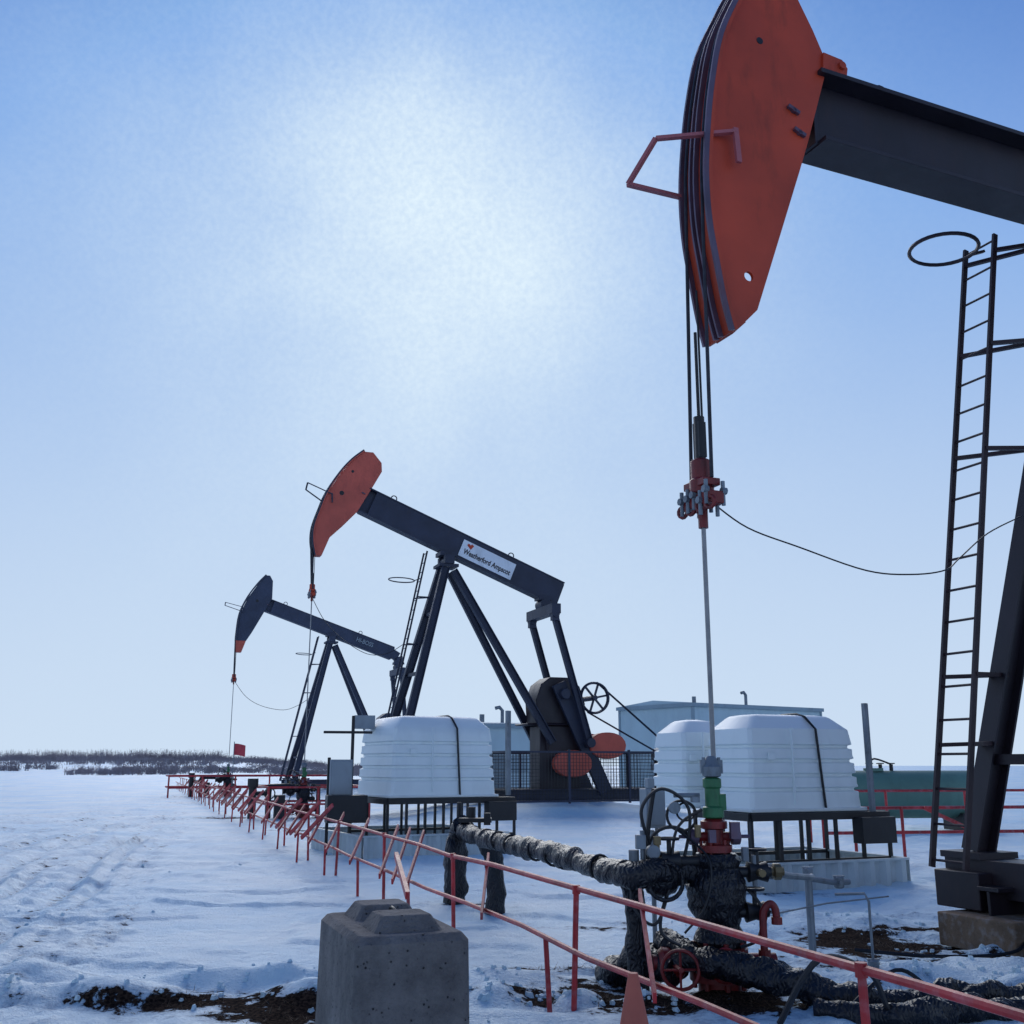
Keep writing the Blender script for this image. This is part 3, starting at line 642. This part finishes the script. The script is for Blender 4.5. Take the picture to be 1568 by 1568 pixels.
FL=empty('wrapped_flowline',(0,0,0))
b=MB(); rough_tube(b,[(1.15,8.2,.9),(.85,8.2,.87),(.6,9.1,.87),(.3,10.25,.88),(-.1,11.8,.84),(-.45,13.0,.86),(-.6,13.6,.86)],.098,amp=.4,sub=36,fr=4)
rough_tube(b,[(-.6,13.6,.93),(-.68,13.75,.8),(-.7,13.7,.5),(-.7,13.7,-.05)],.14,amp=.35)
rough_tube(b,[(-.28,12.8,.78),(-.2,12.9,.5),(-.2,12.9,-.05)],.11,amp=.35)
rough_tube(b,[(.87,8.25,.85),(.92,8.35,.6),(.93,8.35,.1),(.93,8.35,-.1)],.075,amp=.4)
b.obj('flowline_pipe',M_wrap,FL)
b=MB(); rf_=random.Random(4)
for t in range(9):
    f=(t+.2+rf_.uniform(-.3,.3))/9; p=Vector((.85,8.2,.87)).lerp(Vector((-.55,13.4,.86)),f); b.ring(p,.09,.012,(-.26+rf_.uniform(-.2,.2),.96,rf_.uniform(-.3,.3)),16,5)
b.obj('wrap_tape',M_black,FL)
b=MB(); b.box((-.45,13.45,1.0),(.4,.2,.05)); b.box((-.3,13.3,1.02),(.08,.08,.14)); b.cyl((-.66,13.7,.95),(-.66,13.7,1.2),.03,n=8); b.cyl((-.5,13.6,1.0),(-.5,13.6,1.15),.05,n=8)
b.obj('pipe_clamps',M_black,FL)
HS=empty('insulated_ground_line',(0,0,0)); b=MB()
rough_tube(b,[(1.15,8.5,.35),(1.3,8.1,.3),(1.6,7.85,.28),(1.95,7.75,.2),(2.3,7.7,.12),(2.7,7.75,.09),(3.1,7.9,.1),(3.5,7.95,.08),(4.4,8.2,.08)],.10,amp=.55,sub=22,fr=6)
rough_tube(b,[(1.2,8.2,.2),(1.0,8.45,.25),(.85,8.7,.15),(.8,9.0,.02)],.12,amp=.45)
rough_tube(b,[(2.0,7.55,.08),(2.5,7.35,.08),(2.9,7.5,.1),(3.3,7.6,.06),(3.9,7.75,.06)],.08,amp=.6,sub=18)
b.obj('wrapped_line',M_wrap,HS)
b=MB(); b.tube([(1.7,7.3,.05),(1.95,7.2,.45),(2.3,7.3,.35),(2.45,7.35,.1),(2.8,7.4,.08)],.02,6,sub=8)
b.tube([(2.1,7.4,.05),(2.6,7.7,.3),(2.9,7.6,.15),(3.5,7.6,.12)],.014,6,sub=8)
b.tube([(3.0,9.9,.08),(3.6,9.7,.06),(4.3,9.75,.08),(4.7,10.1,.2),(5.2,10.3,.25)],.016,6,sub=8)
b.obj('loose_cable',M_black,HS)

b=MB(); b.tube([(0,0,.1),(0,0,.55),(.02,0,.64),(.06,0,.67),(.09,0,.64),(.10,0,.58)],.028,10,sub=5); b.cyl((0,0,.3),(0,0,.36),.045,n=10); b.cyl((.10,0,.53),(.10,0,.58),.04,n=10)
b.obj('vent_pipe',M_valve,loc=(1.82,8.15,0))
G=empty('injection_piping',(0,0,0)); b=MB()
b.tube([(1.9,8.3,.88),(2.2,8.8,.80),(2.5,9.3,.74),(2.58,9.6,.72)],.026,10); b.tube([(2.56,9.63,-.05),(2.56,9.63,.72)],.033,10)
b.tube([(2.56,9.63,.70),(2.8,9.7,.66),(2.95,9.75,.66)],.024,8)
b.tube([(2.83,8.88,-.05),(2.83,8.88,.6),(2.8,8.88,.66),(2.6,9.0,.64)],.011,8); b.tube([(2.1,8.95,.5),(2.7,9.6,.5),(3.4,10.1,.5)],.007,6)
for x,y,z in((2.56,9.63,.74),(2.85,9.72,.66),(1.95,8.38,.87),(2.83,8.88,.12)): b.lathe((x,y,z),[(.03,-.05),(.045,-.04),(.045,.04),(.03,.05)],10); b.box((x,y,z+.05),(.10,.02,.012)); b.cyl((x,y-.08,z),(x,y+.08,z),.018,n=6)
b.obj('pipes',M_galv,G)

# ------------------------------------------------------------------ red pipe barrier fence
FE=empty('red_pipe_fence',(0,0,0)); b=MB()
def tp(y): return Vector((fence_x(y)+.04*noise.noise(Vector((y*.6,0,0))),y,.80+.035*noise.noise(Vector((y*.5,3,0)))))
def lp(y): return Vector((fence_x(y)-.22+.05*noise.noise(Vector((y*.5,8,0))),y,.48+.03*noise.noise(Vector((y*.5,5,0)))))
Y0=3.2
yy=[Y0+i*1.3 for i in range(60)]
b.tube([tp(y) for y in yy],.021,8); b.tube([lp(y) for y in yy],.019,8)
y=4.86
while y<79:
    q=tp(y); b.cyl((q.x+.03*math.sin(y*7),q.y,-.1),q,.020,n=8); b.cyl(q-Vector((0,0,.03)),q+Vector((0,0,.03)),.028,n=8)
    y+=3.0
y=4.0
while y<79:
    q=lp(y); b.cyl((q.x+.03*math.sin(y*5),q.y,-.1),q,.018,n=8); y+=3.87 if y<10 else 2.6
for y in (7.0,10.0,12.3,12.9,13.5,15.2,17,18.6,20,21,22,23.5,25,27,28.5,30,32,34,36,38,40,41,43,45,47,50,52,55,57,60,64):
    ext=.12 if y>12 else .0
    b.bar(tp(y)+Vector((.06,.12+ext,.05+ext*.5)),lp(y-.85)+Vector((-.07,-.1-ext,-.03)),.02,.06)
    if y>17 and int(y)%2==0: b.bar(tp(y-.8)+Vector((.05,.1,.22)),lp(y)+Vector((-.06,-.1,-.03)),.03,.06)
b.bar((-.93,8.9,.95),(-.70,7.5,.80),.03,.05)
b.obj('rails_and_posts',M_fred,FE)
F2=empty('red_pipe_fence',(0,0,0)); b=MB()
for z in(.55,.95): b.tube([(5.2,18.4,z),(7.0,18.7,z),(9.5,19.1,z),(13,19.6,z)],.028,8)
for x in (5.2,5.75,6.6,8.1,9.6,11.2,13): b.cyl((x,18.4+.155*(x-5.2),-.1),(x,18.4+.155*(x-5.2),.97),.028,n=8)
b.bar((7,18.65,.95),(8.0,18.8,.5),.03,.06); b.bar((8.8,18.95,.5),(9.5,19.1,.95),.03,.06)
b.tube([(6.5,24,1.1),(12,25,1.1)],.03,6)
for x in(6.5,8.3,10.2,12): b.cyl((x,24+(x-6.5)*.18,0),(x,24+(x-6.5)*.18,1.1),.03,n=6)
b.obj('rails_and_posts',M_fred,F2)
F3=empty('red_pipe_fence',(-6.66,34.9,0),R(20)); b=MB()
for z in (.5,1.0):
    b.tube([(-1.3,-1.6,z),(1.8,-1.6,z),(1.8,1.6,z),(-1.3,1.6,z)],.035,6,closed=True)
for x,y in((-1.3,-1.6),(.2,-1.6),(1.8,-1.6),(1.8,1.6),(-1.3,1.6),(0.2,1.6)): b.cyl((x,y,-.1),(x,y,1.02),.035,n=6)
b.obj('rails_and_posts',M_fred,F3)
F4=empty('red_pipe_fence',(-15.6,60,0),R(20)); b=MB()
for z in (.5,1.1): b.tube([(-3.2,-1.8,z),(5.5,-1.8,z),(5.5,2,z),(-3.2,2,z)],.045,6,closed=True)
for x in(-3.2,-1.5,0.2,2,3.8,5.5): b.cyl((x,-1.8,-.1),(x,-1.8,1.12),.045,n=6)
b.obj('rails_and_posts',M_fred,F4)
for ox,oy in((-7.6,34.2),(-16.9,59.3)):
    A=empty('pipe_manifold',(ox,oy,0),R(20)); b=MB()
    b.tube([(0,0,.0),(0,0,.9),(.1,0,1.0),(.8,.2,1.0)],.09,8,sub=4); b.tube([(-.5,0,0),(-.5,0,1.1)],.12,8); b.cyl((-.5,0,1.0),(-.5,0,1.25),.17,n=10)
    b.tube([(-.5,0,.8),(0,0,.8)],.07,8); b.tube([(1.6,.3,0),(1.6,.3,1.0),(.9,.6,1.0)],.08,8); b.box((.3,-.3,.4),(.3,.3,.7)); b.ring((0,-.2,.8),.16,.02)
    b.obj('manifold_piping',M_black,A)

# ------------------------------------------------------------------ concrete block
b=MB(); E=empty('concrete_block',(-.83,6.02,0),R(20))
Wd,Ln=.64,1.1; ch=.035
def ringrect(x0,x1,y0,y1,z,c): return [(x0+c,y0,z),(x1-c,y0,z),(x1,y0+c,z),(x1,y1-c,z),(x1-c,y1,z),(x0+c,y1,z),(x0,y1-c,z),(x0,y0+c,z)]
levels=[(-.1,.012)]+[(.0+.71*i/6,.012*(1-i/6)) for i in range(7)]+[(.752,-ch)]
rr=[ringrect(-o,Wd+o,-o,Ln+o,z,ch) for z,o in levels]
vs=sum(rr,[]); m=len(rr)
fs=[(i*8+k,i*8+(k+1)%8,(i+1)*8+(k+1)%8,(i+1)*8+k) for i in range(m-1) for k in range(8)]+[tuple(range((m-1)*8,m*8)),tuple(range(7,-1,-1))]
b.add(vs,fs)
for cy in(.30,.80):
    x0,x1,y0,y1=.12,.52,cy-.19,cy+.19
    r0=ringrect(x0,x1,y0,y1,.745,.02); r1=ringrect(x0+.06,x1-.06,y0+.06,y1-.06,.835,.02)
    b.add(r0+r1,[(k,(k+1)%8,8+(k+1)%8,8+k) for k in range(8)]+[tuple(range(8,16))])
b.obj('block',M_conc,E,bevel=.007)
b=MB(); b.tube([(.33,.46,.75),(.33,.48,.81),(.33,.55,.83),(.33,.62,.81),(.33,.64,.75)],.010,6,sub=4); b.obj('lifting_loop',M_black,E)
b=MB(); b.lathe((0,0,0),[(.16,.03),(.155,.05),(.03,.66),(.022,.70)],24); b.box((0,0,.015),(.36,.36,.04)); b.obj('traffic_cone',M_orange,loc=(.57,5.35,.0))

# ------------------------------------------------------------------ white fibreglass tanks on stands
def fiber_tank(parent,c,L,Dp,z0,H,rz=0,strap=True):
    k_=H/1.4
    prof=[(0.0,.0),(.12*k_,.008)]
    z=.16*k_
    for i in range(4):
        o=.012*(i+1)
        prof+=[(z,o),(z+.09*k_,o),(z+.105*k_,o+.045),(z+.145*k_,o+.045),(z+.16*k_,o)]; z+=.21*k_
    prof+=[(z+.03,.06),(.84*H,.08),(.965*H,.24),(.985*H,.28),(H,.40)]
    vs=[];n=8
    for h,i in prof: vs+= [(x,y,h+z0) for x,y,_ in ringrect(-L/2+i,L/2-i,-Dp/2+i,Dp/2-i,0,.05 if i<.2 else .07)]
    m=len(prof)
    mb=MB(); mb.add(vs,[(i*n+k,i*n+(k+1)%n,(i+1)*n+(k+1)%n,(i+1)*n+k) for i in range(m-1) for k in range(n)]+[tuple(range((m-1)*n,m*n)),tuple(range(7,-1,-1))])
    mb.box((0,0,z0-.005),(L+.08,Dp+.08,.05))
    mb.box((-L*.12,-Dp/2+.0,z0+.45*H),(.02,.05,.8*H)); mb.box((-L*.3,-Dp/2+.015,z0+.55*H),(.12,.04,.1))
    o=mb.obj('fibreglass_shell',M_white,parent,bevel=.010); o.location=c; o.rotation_euler[2]=rz
    if strap:
        s=MB(); x=L*.12
        s.tube([(x+.05,-Dp/2-.02,z0),(x,-Dp/2+.04,z0+.84*H),(x-.03,-Dp/2+.23,z0+.975*H),(x-.03,-Dp/2+.42,z0+1.01*H),(x-.03,Dp/2-.42,z0+1.01*H),(x,Dp/2-.2,z0+.97*H),(x+.05,Dp/2+.02,z0)],.02,6)
        o=s.obj('tie_down_strap',M_black,parent); o.location=c; o.rotation_euler[2]=rz
def stand(parent,L,Dp,z0,legs):
    s=MB(); x0,x1,y0,y1=-L/2-.1,L/2+.35,-Dp/2-.1,Dp/2+.1
    for a,c in(((x0,y0),(x1,y0)),((x1,y0),(x1,y1)),((x1,y1),(x0,y1)),((x0,y1),(x0,y0))): s.bar((a[0],a[1],z0-.08),(c[0],c[1],z0-.08),.08,.1)
    for i in range(legs):
        x=x0+(x1-x0)*i/(legs-1)
        for y in(y0,y1): s.box((x,y,(z0-.1+.2)/2),(.045,.045,z0-.3))
    for y in(y0,y1): s.bar((x0,y,.35),(x1,y,.35),.04,.05)
    for y in (-.3,.3): s.bar((x0,y,z0-.07),(x1,y,z0-.07),.06,.08)
    s.box((x1-.35,y0-.1,z0-.28),(.6,.22,.36))
    s.obj('steel_stand',M_black,parent)
def tray(parent,x0,x1,y0,y1,h):
    s=MB()
    def wall(ax,ay,bx,by):
        a=Vector((ax,ay,0));c=Vector((bx,by,0));d=c-a;n=int(d.length/.07);nr=Vector((-d.y,d.x,0)).normalized()
        vs=[];fs=[]
        for i in range(n+1):
            q=a+d*i/n+nr*(.03 if (i//2)%2 else -.03); vs+=[(q.x,q.y,-.1),(q.x,q.y,h)]
        s.add(vs,[(2*i,2*i+2,2*i+3,2*i+1) for i in range(n)])
        s.bar((ax,ay,h),(bx,by,h),.08,.03)
    wall(x0,y0,x1,y0);wall(x1,y0,x1,y1);wall(x1,y1,x0,y1);wall(x0,y1,x0,y0)
    s.box(((x0+x1)/2,(y0+y1)/2,.02),(x1-x0-.1,y1-y0-.1,.04))
    s.obj('containment_wall',M_corr,parent,smooth=False)
A=empty('chemical_tank',(4.0,16.2,0),R(23)); fiber_tank(A,(0,0,0),1.95,1.2,1.04,1.34); fiber_tank(A,(-.70,1.3,0),1.0,1.0,1.05,1.30,strap=False)
stand(A,1.95,1.2,1.03,6); tray(A,-1.6,1.35,-1.0,1.3,.36)
b=MB(); b.box((1.06,-.68,1.75),(.05,.07,1.6)); b.box((1.11,-.65,1.75),(.07,.03,1.6)); b.obj('corner_post',M_galv,A)
A=empty('chemical_tank',(-1.75,22.0,0),R(27)); fiber_tank(A,(0,0,0),2.2,2.0,1.08,1.52); stand(A,2.2,2.0,1.07,8); tray(A,-1.8,1.1,-1.5,1.6,.4)
b=MB(); b.box((1.35,-1.0,1.9),(.05,.09,1.65)); b.box((1.4,-.97,1.9),(.08,.03,1.65)); b.obj('corner_post',M_galv,A)
A=empty('control_panel',(-3.3,21.0,0),R(15)); b=MB(); b.box((0,0,1.42),(.42,.25,.68)); b.box((0,-.13,1.42),(.37,.015,.62)); b.box((.5,.7,2.5),(.42,.3,.26)); b.obj('enclosures',M_gray,A,bevel=.01)
b=MB(); b.box((-.22,.1,.9),(.06,.06,1.8)); b.box((.22,.1,1.3),(.06,.06,2.6)); b.bar((-.35,.1,2.28),(.6,.1,2.28),.05,.05); b.box((.1,-.2,.85),(.75,.5,.5)); b.obj('frame',M_black,A,bevel=.01)

A=empty('mesh_guard_fence',(-6.4,35,0),R(20)); b=MB(); p_=MB()
def mesh_side(a,c,z0,z1):
    a=Vector(a);c=Vector(c);L_=(c-a).length;n=int(L_/.11)
    for i in range(n+1):
        q=a.lerp(c,i/n); b.bar((q.x,q.y,z0),(q.x,q.y,z1),.013,.013)
    k=int((z1-z0)/.11)
    for j in range(k+1):
        z=z0+(z1-z0)*j/k; b.bar((a.x,a.y,z),(c.x,c.y,z),.013,.013)
    m=max(2,int(L_/2.0))
    for i in range(m+1):
        q=a.lerp(c,i/m); p_.box((q.x,q.y,(z0+z1)/2),(.07,.07,z1-z0+.15))
    for z in(z0,z1): p_.bar((a.x,a.y,z),(c.x,c.y,z),.06,.06)
mesh_side((5.8,-2.3),(12.3,-2.3),.52,2.08);mesh_side((5.8,2.3),(12.3,2.3),.52,2.08);mesh_side((5.8,-2.3),(5.8,2.3),.52,2.08);mesh_side((12.3,-2.3),(12.3,2.3),.52,2.08)
b.obj('wire_mesh',M_black,A,smooth=False); p_.obj('posts_and_rails',M_navy2,A)

def shed(name,loc,rz,L,Dp,H,rise=.25,vent=True,door=True):
    E=empty(name,loc,rz); b=MB()
    def clad(ax,ay,bx,by):
        a=Vector((ax,ay,0));c=Vector((bx,by,0));d=c-a;n=max(8,int(d.length/.15));nr=Vector((d.y,-d.x,0)).normalized();vs=[]
        for i in range(n+1):
            q=a+d*i/n+nr*(.02 if (i%4) in (0,1) else 0); vs+=[(q.x,q.y,-.2),(q.x,q.y,H)]
        b.add(vs,[(2*i,2*i+2,2*i+3,2*i+1) for i in range(n)])
    clad(0,0,L,0);clad(L,0,L,Dp);clad(L,Dp,0,Dp);clad(0,Dp,0,0)
    b.obj('walls',M_wall,E,smooth=False)
    b=MB(); b.add([(-.12,-.12,H),(L+.12,-.12,H),(L+.12,Dp+.12,H),(-.12,Dp+.12,H),(-.12,Dp/2,H+rise),(L+.12,Dp/2,H+rise)],[(0,1,5,4),(2,3,4,5),(0,4,3),(1,2,5),(0,3,2,1)])
    b.obj('roof',M_wall,E,smooth=False)
    b=MB()
    for x,y in((0,0),(L,0),(0,Dp),(L,Dp)): b.box((x,y,H/2),(.14,.14,H-.02))
    b.bar((-.14,-.14,H-.1),(L+.14,-.14,H-.1),.06,.2); b.bar((-.14,-.17,H-.1),(-.14,Dp+.14,H-.1),.06,.19)
    if door: b.box((L*.25,-.04,1.05),(.95,.05,2.1)); b.box((L*.7,-.04,1.7),(.9,.05,.7)); b.box((L*.25,-.075,1.6),(.5,.02,.5))
    b.obj('trim_and_door',M_trim,E)
    if vent:
        b=MB(); b.tube([(L*.5,1,H),(L*.5,1,H+.65),(L*.5-.15,1,H+.8),(L*.5-.35,1,H+.75)],.09,8); b.cyl((L*.2,2,H),(L*.2,2,H+.5),.12,n=10); b.obj('roof_vent',M_galv,E)
shed('metal_building',(9.75,58,0),R(35),10.5,6.0,4.95)
shed('metal_shed',(-1.2,50,0),R(20),2.3,2.4,3.55,.1,True,True)

A=empty('green_storage_tank',(10.4,28.5,0),R(8)); b=MB()
b.lathe((0,0,.92),[(.02,-2.15),(.3,-2.1),(.5,-1.98),(.6,-1.75),(.6,1.75),(.5,1.98),(.3,2.1),(.02,2.15)],32,'x'); b.cyl((-1,0,1.5),(-1,0,1.58),.25,n=16)
b.obj('tank_shell',M_tgreen,A)
b=MB()
for x in(-1.2,1.2): b.box((x,0,.2),(.2,1.0,.5))
for x in(-1.1,-.8,-.5): b.cyl((x,0,1.5),(x,0,1.68),.05,n=8); b.ring((x,0,1.7),.09,.015,(0,0,1),12,5)
b.tube([(-1.1,0,1.68),(-.95,0,1.82),(-.5,0,1.68)],.025,6,sub=4); b.obj('saddles_and_valves',M_black,A)

A=empty('red_flag',(-15.0,58.5,0)); b=MB(); b.cyl((0,0,0),(0,0,2.9),.025,n=6); b.obj('flag_pole',M_galv,A)
b=MB(); vs=[];
for i in range(7):
    for j in range(5): vs.append((i*.1,.06*math.sin(i*1.3),2.2+j*.15-.01*i*i*.3))
b.add(vs,[(i*5+j,(i+1)*5+j,(i+1)*5+j+1,i*5+j+1) for i in range(6) for j in range(4)]); b.obj('flag_cloth',M_flag,A)

# ------------------------------------------------------------------ distant shrubs
b=MB(); rnd=random.Random(3)
def bush(x,y,h,w,nb):
    z0=height(x,y)
    for i in range(nb):
        bx=x+rnd.gauss(0,w*.4); a=rnd.uniform(-.6,.6); hh=h*rnd.uniform(.3,1)
        tx=bx+a*hh*.5; ww=rnd.uniform(.03,.07); yy_=y+rnd.uniform(-w,w)*.5
        b.v+= [(bx-ww,yy_,z0-.1),(bx+ww,yy_,z0-.1),(tx+ww*.3,yy_,z0+hh),(tx-ww*.3,yy_,z0+hh)]
        o=len(b.v)-4; b.f.append((o,o+1,o+2,o+3))
        for k in range(3):
            t=rnd.uniform(.3,.9); px=bx+(tx-bx)*t; pz=z0+hh*t; q=rnd.uniform(-.7,.7)
            b.v+= [(px,yy_,pz-.04),(px,yy_,pz+.04),(px+q,yy_+.1,pz+abs(q)*.6)]; o=len(b.v)-3; b.f.append((o,o+1,o+2))
for i in range(2300):
    y=172+153*rnd.random()**1.2; x=rnd.uniform(-.58,-.12)*y
    if noise.noise(Vector((x*.05,y*.03,0)))<-.1: continue
    fade=1 if x<-.27*y else .6
    bush(x,y,rnd.uniform(.6,1.8)*fade,rnd.uniform(1.0,2.4),10)
for i in range(950):
    y=rnd.uniform(320,345); x=rnd.uniform(-.58,-.1)*y
    bush(x,y,rnd.uniform(1.4,3.8)*(1 if x<-.27*y else .6),3,13)
b.obj('distant_shrubs',M_bush,smooth=False)

# ------------------------------------------------------------------ world, sun, camera
SE,SA=R(27.5),R(-5.6)
sd=Vector((math.sin(SA)*math.cos(SE),math.cos(SA)*math.cos(SE),math.sin(SE)))
w=bpy.data.worlds.new('World'); scene.world=w; w.use_nodes=True; nt=w.node_tree; N=nt.nodes; L=nt.links
bg=N['Background']; sky=N.new('ShaderNodeTexSky'); sky.sky_type='NISHITA'; sky.sun_disc=False; sky.sun_elevation=SE; sky.sun_rotation=SA
sky.air_density=1.0; sky.dust_density=.3; sky.ozone_density=4.0; sky.altitude=500
tc=N.new('ShaderNodeTexCoord')
dt=N.new('ShaderNodeVectorMath'); dt.operation='DOT_PRODUCT'; nm=N.new('ShaderNodeVectorMath'); nm.operation='NORMALIZE'
L.new(tc.outputs['Generated'],nm.inputs[0]); L.new(nm.outputs[0],dt.inputs[0]); dt.inputs[1].default_value=sd
def powr(src,e,k):
    mxm=N.new('ShaderNodeMath'); mxm.operation='MAXIMUM'; L.new(src,mxm.inputs[0]); mxm.inputs[1].default_value=0
    p=N.new('ShaderNodeMath'); p.operation='POWER'; L.new(mxm.outputs[0],p.inputs[0]); p.inputs[1].default_value=e
    m=N.new('ShaderNodeMath'); m.operation='MULTIPLY'; L.new(p.outputs[0],m.inputs[0]); m.inputs[1].default_value=k; return m.outputs[0]
g1=powr(dt.outputs['Value'],80,.44); g2=powr(dt.outputs['Value'],15,.44)
def nz(scale,lo,hi,detail=6):
    ns=N.new('ShaderNodeTexNoise'); ns.inputs['Scale'].default_value=scale; ns.inputs['Detail'].default_value=detail; L.new(nm.outputs[0],ns.inputs['Vector'])
    nr=N.new('ShaderNodeMapRange'); nr.inputs['From Min'].default_value=.3; nr.inputs['From Max'].default_value=.7; nr.inputs['To Min'].default_value=lo; nr.inputs['To Max'].default_value=hi; L.new(ns.outputs['Fac'],nr.inputs['Value']); return nr.outputs[0]
gs=N.new('ShaderNodeMath'); gs.operation='ADD'; L.new(g1,gs.inputs[0]); L.new(g2,gs.inputs[1])
gm=N.new('ShaderNodeMath'); gm.operation='MULTIPLY'; L.new(gs.outputs[0],gm.inputs[0]); L.new(nz(200,.90,1.10,3),gm.inputs[1])
gm2=N.new('ShaderNodeMath'); gm2.operation='MULTIPLY'; gm2.use_clamp=True; L.new(gm.outputs[0],gm2.inputs[0]); L.new(nz(5,.76,1.2,5),gm2.inputs[1])
ti=N.new('ShaderNodeMix'); ti.data_type='RGBA'; ti.blend_type='MULTIPLY'; ti.inputs['Factor'].default_value=1; L.new(sky.outputs[0],ti.inputs['A']); ti.inputs['B'].default_value=(.45,.85,1.35,1)
mn=N.new('ShaderNodeVectorMath'); mn.operation='MINIMUM'; L.new(ti.outputs['Result'],mn.inputs[0]); mn.inputs[1].default_value=(.5,2.6,7.3)
sp=N.new('ShaderNodeSeparateXYZ'); L.new(nm.outputs[0],sp.inputs[0])
hz=N.new('ShaderNodeMapRange'); hz.interpolation_type='SMOOTHSTEP'; hz.inputs['From Min'].default_value=-.05; hz.inputs['From Max'].default_value=.74; hz.inputs['To Min'].default_value=.99; hz.inputs['To Max'].default_value=0; L.new(sp.outputs['Z'],hz.inputs['Value'])
hm=N.new('ShaderNodeMix'); hm.data_type='RGBA'; L.new(hz.outputs[0],hm.inputs['Factor']); L.new(mn.outputs[0],hm.inputs['A']); hm.inputs['B'].default_value=(5.9,7.15,8.7,1)
gx_=N.new('ShaderNodeMix'); gx_.data_type='RGBA'; L.new(gm2.outputs[0],gx_.inputs['Factor']); L.new(hm.outputs['Result'],gx_.inputs['A']); gx_.inputs['B'].default_value=(7.7,9.0,9.8,1)
L.new(gx_.outputs['Result'],bg.inputs['Color']); bg.inputs['Strength'].default_value=.103
ld=bpy.data.lights.new('sun','SUN'); ld.energy=1.3; ld.angle=R(45); ld.color=(1,.98,.95); lo=bpy.data.objects.new('sun',ld); scene.collection.objects.link(lo)
lo.rotation_euler=(-sd).to_track_quat('-Z','Y').to_euler()
cam=bpy.data.cameras.new('camera'); co=bpy.data.objects.new('camera',cam); scene.collection.objects.link(co); scene.camera=co
cam.sensor_fit='HORIZONTAL'; cam.angle=2*math.atan(784/1620); cam.clip_end=6000; cam.clip_start=.1
co.location=(0,0,1.65); co.rotation_euler=(R(90)+math.atan(388/1620),0,0)
scene.view_settings.view_transform='Standard'; scene.view_settings.look='None'; scene.view_settings.exposure=0
